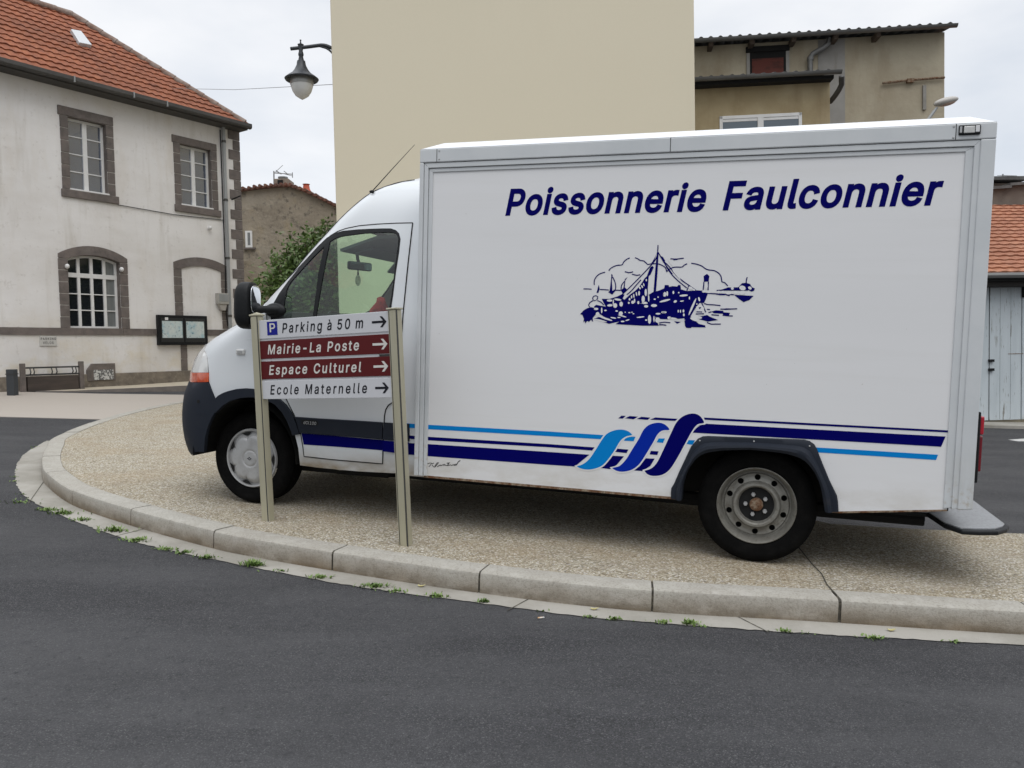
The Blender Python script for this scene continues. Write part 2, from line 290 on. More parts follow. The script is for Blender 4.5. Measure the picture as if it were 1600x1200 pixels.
GL = {"-": (891, "662 481 662 369 224 369 224 481"),
"0": (891, "446 -13 392 -10 342 2 297 21 255 47 218 81 186 122 158 169 135 223 117 283 104 349 97 421 94 499 97 577 104 649 118 716 136 776 159 830 187 878 219 918 256 952 298 979 343 998 392 1010 446 1013 499 1010 548 998 594 979 635 952 672 918 704 878 732 830 755 776 773 716 786 649 794 577 797 499 794 421 786 349 773 283 755 223 732 169 705 122 673 81 636 47 594 21 549 2 499 -10|446 97 481 100 513 109 543 124 570 145 595 171 616 203 634 240 649 283 661 330 669 382 674 438 676 499 674 561 669 618 661 670 649 717 634 760 616 797 595 829 570 855 543 876 513 891 481 900 446 903 410 900 377 891 348 876 320 855 296 829 275 797 257 760 242 717 230 670 222 618 216 561 215 499 216 438 222 382 230 330 242 283 257 240 275 203 296 171 320 145 348 124 377 109 410 100"),
"1": (891, "150 0 150 107 768 107 768 0|542 1000 542 0 417 0 417 881 411 881 169 703 169 839 390 1000"),
"5": (891, "435 -13 391 -11 350 -5 312 6 275 22 242 41 212 64 186 89 163 118 144 150 130 183 122 219 117 256 240 256 244 234 250 213 259 193 271 175 286 158 302 143 320 130 341 118 362 110 385 103 410 99 435 98 464 100 492 105 518 114 543 127 565 142 585 160 603 181 617 205 629 231 638 258 643 288 644 319 643 350 637 380 629 408 616 435 601 459 583 480 563 499 540 515 515 528 488 537 459 542 428 544 403 543 378 540 354 535 329 528 306 518 285 508 267 496 252 483 132 497 189 1000 720 1000 720 889 296 889 263 593 268 593 285 606 305 619 326 629 349 639 373 646 399 651 424 655 451 656 485 654 517 649 548 642 578 631 606 617 632 601 656 582 678 561 698 537 716 511 732 484 745 454 755 423 762 390 767 356 768 321 766 274 758 229 744 188 725 149 702 113 674 81 642 54 607 30 568 11 526 -3 482 -11"),
"A": (943, "32 0 396 1000 543 1000 910 0 777 0 564 595 554 624 543 656 532 692 519 732 506 775 491 825 474 880 456 940 482 940 464 879 448 823 432 773 418 729 406 690 394 654 384 622 374 595 167 0|216 279 216 391 727 391 727 279"),
"C": (1003, "526 -13 463 -10 403 2 347 22 295 49 248 83 205 125 168 172 137 227 112 287 94 352 83 423 79 499 83 576 94 647 112 713 137 773 168 827 205 875 248 916 295 951 347 978 403 998 463 1010 526 1013 563 1012 599 1008 635 1001 669 991 702 979 733 964 762 946 790 926 816 904 840 879 861 852 880 822 897 791 910 758 921 722 930 685 803 685 796 710 788 733 777 755 765 776 752 794 737 812 720 828 702 842 683 855 663 866 642 875 620 883 597 888 574 893 550 895 526 896 481 893 438 884 398 870 361 850 326 824 296 793 269 757 246 715 227 669 214 617 206 561 203 499 206 438 214 382 227 331 246 284 269 243 296 207 327 176 361 150 399 130 439 116 481 107 526 104 550 105 574 107 597 112 620 118 642 125 663 135 683 146 702 158 720 173 737 188 752 206 765 225 777 245 788 267 796 291 803 315 930 315 922 278 911 243 897 210 881 178 862 149 840 122 817 97 791 74 763 54 734 37 702 22 669 9 635 -1 600 -8 563 -12"),
"E": (823, "118 0 118 1000 732 1000 732 888 245 888 245 562 699 562 699 450 245 450 245 112 738 112 738 0"),
"F": (806, "118 0 118 1000 726 1000 726 888 245 888 245 547 681 547 681 435 245 435 245 0"),
"G": (1023, "528 -13 463 -10 403 2 346 22 294 49 246 84 204 125 167 173 136 227 111 287 93 353 83 423 79 499 83 576 93 647 111 713 136 773 167 827 203 875 245 916 293 951 344 978 400 998 458 1010 521 1013 560 1012 597 1008 634 1000 669 990 703 977 735 961 765 943 793 922 819 899 842 874 864 847 883 818 899 788 913 755 924 721 932 685 802 685 794 709 784 732 773 753 761 773 748 791 733 809 717 825 700 839 682 852 662 864 642 873 620 882 597 888 573 892 548 895 521 896 478 893 436 884 397 870 360 850 326 824 295 793 269 757 246 715 227 669 214 617 206 561 203 499 206 438 214 382 227 331 246 285 269 243 296 207 327 176 362 150 400 130 440 116 483 107 528 104 569 106 608 113 644 124 678 140 708 160 735 183 759 211 779 242 795 277 806 314 813 355 815 398 854 391 556 391 556 503 940 503 940 393 936 334 926 278 910 226 886 179 857 135 823 97 784 65 740 37 692 15 641 -1 586 -10"),
"I": (591, "61 0 61 112 232 112 232 888 61 888 61 1000 530 1000 530 888 359 888 359 112 530 112 530 0"),
"K": (917, "205 286 205 425 222 447 240 470 257 492 273 513 291 534 308 555 325 576 343 596 361 617 379 637 397 657 416 677 715 1000 881 1000 454 542 448 543|118 0 118 1000 245 1000 245 657 244 442 245 380 245 0|732 0 369 509 448 608 882 0"),
"L": (772, "118 0 118 1000 245 1000 245 112 710 112 710 0"),
"M": (1235, "118 0 118 1000 298 1000 545 368 565 312 588 241 612 165 632 96 604 96 625 162 649 238 672 311 693 368 936 1000 1116 1000 1116 0 991 0 991 572 992 643 993 725 995 812 997 899 1008 899 1001 875 994 852 986 828 978 805 947 713 919 633 896 572 672 0 562 0 335 572 313 631 285 710 254 801 220 899 234 899 236 818 238 731 239 646 240 572 240 0"),
"N": (1029, "118 0 118 1000 268 1000 674 359 683 346 692 331 702 315 713 296 725 276 736 255 749 233 762 210 775 185 788 160 801 135 813 108 796 105 793 133 791 160 789 186 788 213 787 238 786 263 785 287 785 309 784 383 784 1000 911 1000 911 0 760 0 397 570 349 650 336 672 322 696 307 721 291 749 211 889 234 892 240 754 244 645 246 572 246 0"),
"O": (1048, "525 -13 462 -10 403 2 348 22 296 49 248 83 206 125 169 172 137 227 112 287 94 352 83 423 79 499 83 576 94 647 112 713 137 773 169 827 206 875 248 916 296 951 348 978 403 998 462 1010 525 1013 587 1010 647 998 702 978 754 951 802 916 844 875 880 827 912 773 937 713 955 647 966 576 969 499 966 423 955 352 937 287 912 227 880 172 844 125 802 83 754 49 702 22 647 2 587 -10|525 104 568 107 610 115 649 130 687 149 721 175 752 205 779 242 803 283 821 330 835 382 843 438 846 499 843 561 835 618 821 670 803 717 779 758 752 795 721 825 687 851 649 870 610 885 568 893 525 896 481 893 439 885 400 870 362 850 328 825 297 794 270 758 246 716 228 669 214 618 206 561 203 499 206 438 214 382 228 330 246 284 270 242 297 206 328 175 362 150 400 130 439 115 481 107"),
"P": (874, "118 0 118 1000 462 1000 518 997 568 990 613 976 653 958 689 935 719 909 745 879 766 845 782 808 794 769 801 727 803 683 801 640 794 598 782 559 766 522 745 488 719 457 689 430 653 407 613 389 568 376 518 368 462 365 215 365 215 477 457 477 494 478 528 483 558 492 584 503 606 518 626 535 642 555 655 577 665 601 672 627 676 654 677 683 676 712 672 740 665 765 655 789 642 811 626 831 606 848 584 862 557 874 527 882 494 887 456 889 245 889 245 0"),
"R": (883, "118 0 118 1000 464 1000 519 998 569 990 614 978 655 960 690 939 721 913 746 884 767 851 784 815 795 777 802 736 805 692 802 648 795 607 784 569 767 534 746 501 721 473 690 448 654 427 614 410 569 398 519 391 464 389 189 389 189 501 459 501 496 503 530 507 559 514 585 524 608 537 627 553 643 570 656 591 666 613 673 637 677 664 679 692 677 721 673 748 666 773 656 796 643 816 627 835 608 851 585 864 559 875 529 882 495 887 458 889 245 889 245 0|694 0 452 450 595 450 841 0"),
"S": (878, "440 -17 387 -15 338 -9 293 3 251 18 213 38 179 61 150 88 126 118 105 152 90 188 80 227 75 268 205 268 209 241 217 216 228 193 243 172 260 155 280 139 302 126 327 115 354 107 381 101 410 98 440 97 473 98 504 102 534 109 562 118 588 131 610 145 630 162 648 181 661 201 671 224 677 248 679 274 678 297 673 317 664 335 653 352 638 366 622 379 603 391 582 402 559 412 534 421 508 429 481 437 361 470 303 489 251 512 207 538 169 568 140 603 119 641 106 684 102 732 105 773 113 811 127 847 147 880 172 910 201 936 234 959 270 979 311 994 353 1005 399 1011 446 1013 495 1011 540 1005 582 994 621 978 657 959 689 936 717 911 741 882 761 850 775 817 784 781 788 743 663 743 656 778 642 810 621 837 594 860 562 878 526 891 486 899 442 901 411 900 382 896 354 889 329 880 306 869 285 855 268 840 253 822 241 803 233 783 228 761 226 738 228 714 234 692 244 673 257 656 274 641 292 627 312 616 333 606 355 597 376 589 397 582 417 577 519 549 542 543 565 536 588 527 612 518 637 508 660 496 683 482 705 467 726 450 744 432 761 411 776 388 787 363 796 336 801 305 803 272 800 233 792 195 779 159 760 125 736 94 707 66 674 42 636 21 593 4 546 -8 495 -15"),
"V": (943, "401 0 32 1000 166 1000 378 405 387 378 398 346 410 310 423 270 437 225 453 175 469 120 487 60 461 60 479 121 495 177 511 227 525 271 538 311 549 347 560 378 569 405 776 1000 910 1000 546 0"),
"a": (765, "314 -17 280 -15 247 -10 215 -2 186 10 158 25 134 42 112 63 94 88 79 115 68 144 62 177 60 212 61 243 66 270 74 295 85 316 99 335 114 352 132 367 152 380 174 390 197 400 221 408 246 414 272 419 298 424 324 429 350 432 459 446 479 448 496 452 510 456 521 462 530 468 537 477 540 488 542 501 542 505 541 527 537 547 532 566 524 583 514 598 502 612 488 623 471 633 453 641 432 646 409 649 385 650 359 649 335 646 313 641 293 634 275 625 259 615 244 603 231 591 220 578 211 565 203 552 197 538 81 572 95 605 112 633 132 658 154 680 179 699 205 715 232 728 261 738 291 746 321 751 351 755 381 756 402 755 423 753 446 750 470 746 494 740 517 731 540 721 562 708 583 693 602 675 618 654 634 630 646 602 655 570 660 534 662 494 662 0 544 0 544 102 536 102 528 89 519 76 508 62 495 48 480 35 464 23 444 12 423 2 400 -6 374 -12 345 -16|335 89 367 91 397 96 424 104 448 115 470 129 488 145 504 163 518 183 528 204 536 226 540 248 542 271 542 373 537 369 530 365 521 361 510 358 498 354 484 351 470 348 455 346 394 337 345 330 324 327 303 323 283 318 264 312 246 304 230 296 216 286 203 274 193 260 186 244 182 226 181 206 182 188 185 171 192 156 200 142 211 130 224 119 239 110 255 103 273 97 292 93 313 90"),
"c": (778, "407 -16 358 -13 312 -4 269 11 230 32 193 59 161 90 134 126 110 167 91 212 78 261 70 313 67 368 70 425 78 478 91 527 110 572 134 613 161 649 193 681 230 707 269 729 312 744 358 753 407 756 435 755 461 752 486 748 511 741 535 733 558 724 579 712 600 700 619 685 637 669 653 652 668 633 681 613 693 591 703 568 711 544 595 515 591 529 585 543 579 556 571 568 562 580 553 591 542 601 531 611 518 619 505 627 491 633 476 639 460 643 443 646 426 648 407 648 372 646 340 639 311 627 285 610 263 589 243 565 227 538 213 508 203 475 195 441 191 406 189 368 191 332 195 297 203 263 213 231 227 201 243 174 263 150 285 130 311 113 340 101 372 94 407 91 426 92 444 94 461 97 477 101 492 107 506 114 520 121 532 130 544 140 555 150 564 162 573 174 581 187 588 201 593 215 598 230 713 201 705 177 696 153 684 131 671 110 656 91 639 73 621 57 602 42 581 29 559 17 537 7 512 -1 487 -8 461 -12 435 -15"),
"d": (834, "384 -16 339 -13 296 -4 256 11 219 32 185 58 155 89 129 125 107 166 90 212 77 261 70 314 67 371 70 428 77 481 90 530 108 575 130 616 156 652 186 683 220 709 257 729 297 744 339 753 385 756 418 754 448 750 474 743 497 733 518 721 536 708 551 694 565 680 576 665 586 652 595 639 602 628 611 628 611 1000 731 1000 731 0 615 0 615 115 603 115 595 103 586 90 576 76 564 61 550 47 534 33 516 20 496 7 473 -3 446 -10 417 -15|402 92 435 94 465 101 492 112 517 128 539 147 559 170 575 196 589 226 599 259 607 294 611 332 613 372 611 412 607 450 599 485 589 517 576 546 559 572 540 594 518 613 493 629 465 640 435 646 402 648 368 646 337 639 309 628 284 612 262 592 243 569 226 543 213 513 203 481 195 447 191 411 189 372 191 334 195 297 203 262 213 229 227 199 243 172 263 149 285 129 310 113 338 101 369 94"),
"e": (794, "417 -16 364 -13 316 -4 271 11 230 32 193 59 161 90 133 126 109 167 91 212 78 260 70 312 67 367 70 423 78 475 91 524 109 569 132 611 159 647 190 679 226 706 266 728 308 743 354 753 403 756 434 754 464 751 493 744 522 735 551 723 578 709 603 691 628 670 650 646 670 619 687 588 702 554 714 516 723 475 728 430 730 381 730 333 147 333 147 434 664 434 609 397 607 433 603 467 596 498 585 528 572 555 556 578 538 599 516 617 492 631 465 641 436 647 403 649 371 647 341 641 313 630 288 616 265 598 245 578 228 555 214 530 203 503 195 474 190 445 189 415 189 349 190 309 196 273 205 239 217 209 233 182 251 158 273 138 297 121 324 108 353 98 384 92 417 91 439 91 460 94 480 98 499 104 516 111 532 120 547 131 561 143 573 157 584 172 593 189 601 207 717 179 707 151 694 124 678 100 659 77 637 57 612 38 585 22 555 9 524 -2 490 -10 454 -15"),
"g": (836, "407 -296 367 -295 330 -291 295 -284 263 -274 234 -263 207 -249 183 -234 162 -216 143 -198 126 -178 112 -158 99 -136 199 -80 208 -92 217 -104 227 -117 239 -130 252 -142 267 -154 284 -164 303 -173 325 -181 349 -187 377 -190 407 -191 450 -189 489 -180 524 -167 555 -148 580 -123 598 -92 608 -55 612 -11 612 134 602 134 594 122 585 109 575 96 563 82 550 67 534 54 516 42 496 31 473 21 446 15 416 11 383 9 339 12 298 20 259 34 221 52 187 76 157 105 131 139 108 177 90 220 77 268 70 320 67 376 70 432 77 484 90 532 108 577 130 617 157 652 187 683 221 709 258 729 298 744 340 753 385 756 418 754 448 750 475 743 498 733 519 721 537 708 553 695 566 680 578 665 588 652 597 639 605 627 615 627 615 746 732 746 732 -17 729 -64 721 -106 708 -143 689 -177 665 -205 637 -230 606 -251 571 -267 533 -280 493 -289 451 -294|403 116 436 118 466 124 493 134 518 148 540 165 559 186 576 210 590 238 600 269 608 302 613 339 614 379 613 417 608 454 601 487 590 519 576 547 560 573 541 595 519 614 494 629 466 640 436 646 403 648 369 646 338 639 310 628 285 612 263 593 243 570 227 545 213 516 203 484 195 451 191 416 189 379 191 340 195 305 203 272 214 241 227 213 244 188 264 167 286 149 311 135 339 124 369 118"),
"i": (328, "103 0 103 746 223 746 223 0|164 870 148 872 133 876 119 883 106 894 95 906 87 919 83 934 81 950 83 966 87 981 95 994 106 1006 119 1017 133 1024 148 1028 164 1030 181 1028 197 1024 211 1017 224 1006 235 994 242 981 247 966 248 950 247 934 242 919 235 906 224 894 211 883 197 876 181 872"),
"k": (748, "216 268 216 416 237 416 559 746 708 746 362 392 348 392|103 0 103 1000 223 1000 223 0|578 0 291 365 376 450 732 0"),
"l": (372, "274 -5 233 -2 198 6 169 20 145 40 127 64 114 93 106 127 103 166 103 1000 223 1000 223 194 224 170 227 151 231 135 236 122 244 114 255 107 270 103 287 102 315 103 334 107 355 5 318 -2 307 -3 296 -4 285 -5"),
"m": (1199, "103 0 103 746 220 746 221 581 211 581 220 609 231 635 245 659 260 680 278 698 297 715 317 728 338 739 361 748 384 754 407 758 431 759 470 756 506 747 537 731 565 709 588 682 607 652 621 617 631 579 614 579 622 606 633 631 646 653 663 674 681 693 702 710 724 725 748 737 774 747 801 754 829 758 858 759 890 757 921 752 950 743 977 731 1003 715 1025 695 1045 672 1063 646 1077 615 1087 581 1093 543 1095 501 1095 0 974 0 974 499 972 536 963 568 949 594 929 615 905 630 880 641 852 647 823 650 798 648 776 644 755 638 736 629 718 617 703 603 690 588 679 570 670 551 664 531 660 509 659 486 659 0 539 0 539 511 536 540 529 567 516 591 497 611 475 628 450 640 422 647 392 650 370 648 350 645 329 638 310 629 291 618 275 604 260 587 247 568 237 547 229 523 225 497 223 468 223 0"),
"n": (805, "223 446 223 0 103 0 103 746 219 746 220 565 201 565 220 613 243 653 269 686 299 712 332 731 368 745 406 753 447 756 484 754 518 748 550 738 580 724 607 707 631 685 652 660 669 631 684 597 694 560 700 518 702 472 702 0 582 0 582 462 579 504 571 540 556 572 537 598 512 620 483 635 450 644 413 647 387 646 362 641 338 634 316 624 296 611 278 595 262 577 248 556 237 532 230 506 225 477"),
"o": (816, "407 -16 358 -13 312 -4 269 11 230 32 193 59 161 90 134 126 110 167 91 212 78 261 70 313 67 368 70 425 78 478 91 527 110 572 134 613 161 649 193 681 230 707 269 729 312 744 358 753 407 756 457 753 504 744 547 729 587 707 623 681 655 649 683 613 706 572 725 527 738 478 746 425 749 368 746 313 738 261 725 212 706 167 683 126 655 90 623 59 587 32 547 11 504 -4 457 -13|407 91 443 94 476 101 505 113 531 130 554 150 574 174 590 201 604 231 614 263 622 297 626 332 628 368 626 405 622 441 614 475 604 507 590 538 574 565 554 589 531 610 505 627 476 639 443 646 407 648 372 646 340 639 311 627 285 610 263 589 243 565 227 538 213 508 203 475 195 441 191 406 189 368 191 332 195 297 203 263 213 231 227 201 243 174 263 150 285 130 311 113 340 101 372 94"),
"p": (834, "103 -281 103 746 220 746 220 628 232 628 240 639 248 652 258 665 270 680 283 694 299 708 317 721 337 733 360 743 387 750 417 754 450 756 496 753 538 744 578 729 615 709 649 683 679 652 705 616 727 575 744 530 757 481 765 428 767 371 765 314 757 261 745 212 727 166 705 125 679 89 650 58 616 32 579 11 539 -4 496 -13 451 -16 418 -15 389 -10 362 -3 339 7 319 20 301 33 285 47 271 61 259 76 249 90 240 103 232 115 223 115 223 -281|433 92 466 94 497 101 524 113 549 129 572 149 591 172 607 199 621 229 631 262 639 297 643 334 645 372 643 411 639 447 632 481 621 513 608 543 591 569 572 592 550 612 525 628 497 639 466 646 433 648 400 646 369 640 342 629 317 613 295 594 276 572 259 546 246 517 235 485 228 450 223 412 221 372 223 332 228 294 235 259 246 226 260 196 276 170 296 147 318 128 343 112 370 101 400 94"),
"r": (509, "103 0 103 746 219 746 219 631 227 631 239 658 255 682 276 703 300 722 327 737 355 748 386 754 419 756 451 756 479 754 479 634 452 638 441 639 430 640 419 640 407 640 381 639 357 635 334 628 313 618 293 606 276 592 260 576 247 557 237 537 229 515 225 491 223 466 223 0"),
"s": (717, "358 -16 320 -15 285 -10 252 -3 220 7 192 20 166 35 142 53 121 74 104 98 89 125 78 154 70 185 185 209 194 181 207 156 224 135 244 118 268 106 294 97 324 91 356 89 393 91 426 98 455 108 481 122 501 140 515 159 524 180 527 202 525 221 520 238 511 253 499 267 484 279 465 289 443 298 417 305 293 334 246 348 205 365 170 385 142 409 120 436 104 467 95 501 92 538 94 570 101 599 112 626 128 652 147 675 170 695 197 713 226 728 258 740 293 749 329 754 368 756 405 754 439 750 470 742 499 732 525 719 548 704 569 687 588 667 603 645 617 622 628 596 637 570 527 545 519 566 508 585 494 603 477 620 456 635 431 645 402 652 368 654 336 652 307 646 281 636 257 623 238 606 224 588 216 567 213 545 215 525 221 507 230 492 244 478 261 466 282 456 308 446 338 438 451 411 499 398 540 381 574 360 602 337 623 310 639 280 648 246 651 209 649 177 642 147 630 119 614 93 594 68 570 47 542 29 511 13 476 0 439 -9 400 -14"),
"t": (447, "401 746 401 643 13 643 13 746|128 926 248 926 248 192 249 169 253 150 259 133 267 120 279 111 294 104 313 99 335 98 364 100 397 105 419 3 409 1 399 -2 389 -4 377 -5 365 -7 354 -7 342 -8 331 -8 285 -5 245 4 210 20 181 42 158 69 141 102 131 140 128 183"),
"u": (806, "358 -10 322 -8 288 -2 256 7 226 21 199 39 175 60 154 86 136 115 122 149 111 186 105 228 103 273 103 746 223 746 223 283 226 242 235 206 249 174 269 147 294 126 323 111 356 102 393 99 419 100 444 104 468 112 490 122 510 135 528 151 544 169 557 190 568 214 576 240 580 269 582 300 582 746 702 746 702 0 586 0 586 181 604 181 585 132 562 92 535 59 505 33 472 14 437 1 399 -7"),
"É": (823, "118 0 118 1000 732 1000 732 888 245 888 245 562 699 562 699 450 245 450 245 112 738 112 738 0|375 1097 469 1295 603 1295 474 1097"),
"à": (765, "314 -17 280 -15 247 -10 215 -2 186 10 158 25 134 42 112 63 94 88 79 115 68 144 62 177 60 212 61 243 66 270 74 295 85 316 99 335 114 352 132 367 152 380 174 390 197 400 221 408 246 414 272 419 298 424 324 429 350 432 459 446 479 448 496 452 510 456 521 462 530 468 537 477 540 488 542 501 542 505 541 527 537 547 532 566 524 583 514 598 502 612 488 623 471 633 453 641 432 646 409 649 385 650 359 649 335 646 313 641 293 634 275 625 259 615 244 603 231 591 220 578 211 565 203 552 197 538 81 572 95 605 112 633 132 658 154 680 179 699 205 715 232 728 261 738 291 746 321 751 351 755 381 756 402 755 423 753 446 750 470 746 494 740 517 731 540 721 562 708 583 693 602 675 618 654 634 630 646 602 655 570 660 534 662 494 662 0 544 0 544 102 536 102 528 89 519 76 508 62 495 48 480 35 464 23 444 12 423 2 400 -6 374 -12 345 -16|335 89 367 91 397 96 424 104 448 115 470 129 488 145 504 163 518 183 528 204 536 226 540 248 542 271 542 373 537 369 530 365 521 361 510 358 498 354 484 351 470 348 455 346 394 337 345 330 324 327 303 323 283 318 264 312 246 304 230 296 216 286 203 274 193 260 186 244 182 226 181 206 182 188 185 171 192 156 200 142 211 130 224 119 239 110 255 103 273 97 292 93 313 90|325 843 195 1040 330 1040 423 843"),
}

def glyph_loops(ch):
    adv, t = GL[ch]; out = []
    for l in t.split('|'):
        n = [float(q) for q in l.split()]; out.append([V((n[i] / 1000, n[i + 1] / 1000)) for i in range(0, len(n), 2)])
    return adv / 1000, out
def area(l): return sum(l[i].x * l[(i + 1) % len(l)].y - l[(i + 1) % len(l)].x * l[i].y for i in range(len(l))) / 2
def fatten(l, d, s=None):
    if len(l) > 12:
        q = []
        for p in l:
            if not q or (p - q[-1]).length > .012: q.append(p)
        l = q
    n = len(l); out = []; s = s or (1 if area(l) > 0 else -1)
    for i in range(n):
        a, b, c = l[i - 1], l[i], l[(i + 1) % n]; t1 = (b - a); t2 = (c - b)
        if t1.length < 1e-6 or t2.length < 1e-6: out.append(b); continue
        t1.normalize(); t2.normalize(); n1 = V((t1.y, -t1.x)); n2 = V((t2.y, -t2.x)); m = n1 + n2
        if m.length < .2: out.append(b); continue
        m.normalize(); out.append(b + m * (d * s / max(.6, m.dot(n1))))
    return out
def winding(p, loops):
    w_ = 0
    for l in loops:
        n = len(l)
        for i in range(n):
            a, b = l[i], l[(i + 1) % n]; c = (b.x - a.x) * (p.y - a.y) - (p.x - a.x) * (b.y - a.y)
            if a.y <= p.y < b.y and c > 0: w_ += 1
            elif b.y <= p.y < a.y and c < 0: w_ -= 1
    return w_
def text(m, parent, body, a, b, cap, fn, shear=.2, bold=0.0, track=0.0, word=.45, name='lettering'):
    """lettering of capital height cap whose ink runs from point a to point b on the baseline; one mesh per word"""
    words = []; x = 0
    for wd_ in body.split(' '):
        gs = []
        for ch in wd_:
            adv, lp = glyph_loops(ch); lp = [[V((p.x + x, p.y)) for p in l] for l in lp]
            s = 1 if area(max(lp, key=lambda l: abs(area(l)))) > 0 else -1
            gs.append([fatten(l, bold, s) for l in lp]); x += adv + track
        words.append(gs); x += word
    P = [p.x + p.y * shear for gs in words for g in gs for l in g for p in l]; x0, x1 = min(P), max(P); dx, dy = b[0] - a[0], b[1] - a[1]
    for gs in words:
        mb = MB()
        for g in gs:
            pts = []; ed = []
            for l in g: k = len(pts); pts += l; ed += [(k + i, k + (i + 1) % len(l)) for i in range(len(l))]
            r = delaunay_2d_cdt(pts, ed, [], 0, 1e-6); ff = []
            for f in r[2]:
                c = sum((r[0][i] for i in f), V((0, 0))) / len(f)
                if winding(c, g): ff.append(tuple(f))
            vs = []
            for v in r[0]: t = (v.x + v.y * shear - x0) / (x1 - x0); vs.append(fn(a[0] + dx * t, a[1] + dy * t + v.y * cap))
            mb.add(vs, ff)
        mb.build(name, m, parent, recalc=False)
# ---------------------------------------------------------------- colours
M_asph = ground_mat('asphalt', [(0, (.046, .046, .048)), (.5, (.067, .067, .072)), (.85, (.094, .094, .098)), (1, (.17, .17, .17))], 190, ((.028, .028, .03), .8),
    [((.35, 1.3, 1), .40, .62, (.115, .115, .118), .5), (1.7, .5, .68, (.05, .05, .052), .3), ((.9, .25, 1), .56, .7, (.045, .045, .048), .3), (11, .55, .75, (.05, .05, .055), .5), (70, .74, .8, (.2, .195, .185), .25), (34, .58, .70, (.028, .028, .03), .65)], .006)
M_grav = ground_mat('exposed_gravel', [(0, (.20, .16, .10)), (.25, (.37, .325, .235)), (.55, (.47, .42, .32)), (.8, (.59, .545, .45)), (.94, (.78, .75, .69)), (1, (.17, .155, .13))], 92, ((.13, .11, .08), .55),
    [(1.1, .45, .65, (.36, .27, .16), .35), (4, .52, .72, (.22, .17, .12), .35), ((.6, 3, 1), .5, .7, (.5, .46, .4), .3)], .008)
M_kerb = mat('kerb_concrete', (.40, .385, .34), .85, layers=[(3, .4, .65, (.33, .31, .27), .6), (75, .48, .66, (.19, .175, .15), .55), (14, .5, .7, (.52, .5, .46), .4),
    ((1.3, 1.3, 4), .18, .56, (.13, .085, .04), .95, (-.135, .012)), ((7, 7, 14), .40, .6, (.09, .07, .045), .75, (-.13, -.04))], bump=(140, .5, .006))
M_gut = mat('gutter_concrete', (.27, .255, .22), .9, layers=[(4, .4, .65, (.25, .235, .2), .7), (70, .5, .7, (.2, .19, .17), .5), (1.2, .45, .6, (.44, .42, .38), .5)], bump=(120, .5, .005))
M_mort = mat('kerb_joint', (.05, .045, .035), .95, layers=[(30, .5, .6, (.16, .14, .1), .6)])
M_cross = mat('pale_concrete', (.39, .35, .305), .85, layers=[((.4, 1.2, 1), .4, .65, (.40, .36, .32), .6), (40, .5, .7, (.38, .33, .28), .4), (9, .62, .7, (.3, .27, .24), .4)], bump=(90, .3, .004))
M_walk = mat('far_gravel_paving', (.46, .405, .31), .9, layers=[(40, .4, .6, (.33, .28, .2), .6), (2, .4, .7, (.52, .47, .39), .5)], bump=(60, .6, .01))
M_fkerb = mat('lava_kerb', (.17, .15, .135), .85, layers=[(6, .4, .7, (.26, .23, .2), .7)], bump=(60, .5, .006))
M_white = mat('road_paint', (.6, .6, .58), .8, layers=[(30, .4, .6, (.3, .3, .3), .6)])

# ---------------------------------------------------------------- ground
G = GF.M
def gp(px, py, h=0.0): p = GF.onz(px, py, h); return V((p.x, p.y))
o = MB().add([(x, y, -.130) for x, y in ((-90, -40), (90, -40), (90, 140), (-90, 140))], [(0, 1, 2, 3)]).build('road', M_asph, M=G, recalc=False)
tag(o, kind='structure', label='dark grey asphalt road round the paved island', cat='road')
outer = [(-5.3, 17.2), (-5.84, 14.04), (-5.82, 11.67), (-5.42, 9.55), (-5.05, 8.69), (-4.71, 8.02), (-4.42, 7.53), (-4.18, 7.18), (-3.55, 6.45), (-2.82, 5.86), (-2.0, 5.30), (-1.67, 5.12), (-1.11, 4.87), (-.2, 4.52), (.67, 4.28), (1.69, 4.175), (2.62, 4.07), (3.8, 3.97), (6, 3.85), (10, 3.7)]
kl = smoothline(outer, .09)
# arc length table, stones of 0.98 m placed from the joint that the photo shows at (-4.2, 7.18)
cum = [0.0]
for a, b in zip(kl, kl[1:]): cum.append(cum[-1] + (b - a).length)
def at(s):
    s = max(0, min(cum[-1], s)); i = 0
    lo, hi = 0, len(cum) - 1
    while hi - lo > 1:
        m_ = (lo + hi) // 2
        if cum[m_] <= s: lo = m_
        else: hi = m_
    t = (s - cum[lo]) / (cum[hi] - cum[lo]); p = kl[lo].lerp(kl[hi], t); a = kl[max(lo - 1, 0)]; b = kl[min(hi + 1, len(kl) - 1)]
    d = (b - a).normalized(); return p, V((-d.y, d.x))   # n points to the left of travel = inward (away from the road)
i0 = min(range(len(kl)), key=lambda i: (kl[i] - V((-4.2, 7.18))).length); i1_ = min(range(len(kl)), key=lambda i: (kl[i] - V((1.70, 4.175))).length); PI_ = (cum[i1_] - cum[i0]) / 7 + .014; s0 = cum[i0] - 8 * PI_
prof = [(0, -.20), (0.0, -.022), (.006, -.008), (.02, 0.0), (.165, 0.001), (.17, -.06)]
def sweep(mb, sa, sb, pr, dz=0.0, n=10):
    vs = []; k = len(pr)
    for j in range(n + 1):
        p, nn = at(sa + (sb - sa) * j / n)
        for q, (d, z) in enumerate(pr): P = p + nn * d; vs.append((P.x, P.y, z + dz))
    fs = [(j * k + q, j * k + q + 1, (j + 1) * k + q + 1, (j + 1) * k + q) for j in range(n) for q in range(k - 1)]
    mb.add(vs, fs + [tuple(range(k)), tuple(range(n * k + k - 1, n * k - 1, -1))])
mb = MB(); s = s0
while s < cum[-1] - .3:
    g = random.choice((.004, .006, .011, .007)); sweep(mb, s + g, min(cum[-1], s + PI_) - g, prof, random.uniform(-.004, .003)); s += PI_
tag(mb.build('kerb', M_kerb, M=G, smooth=35), kind='structure', label='pale concrete kerb stones curving round the island', cat='kerb')
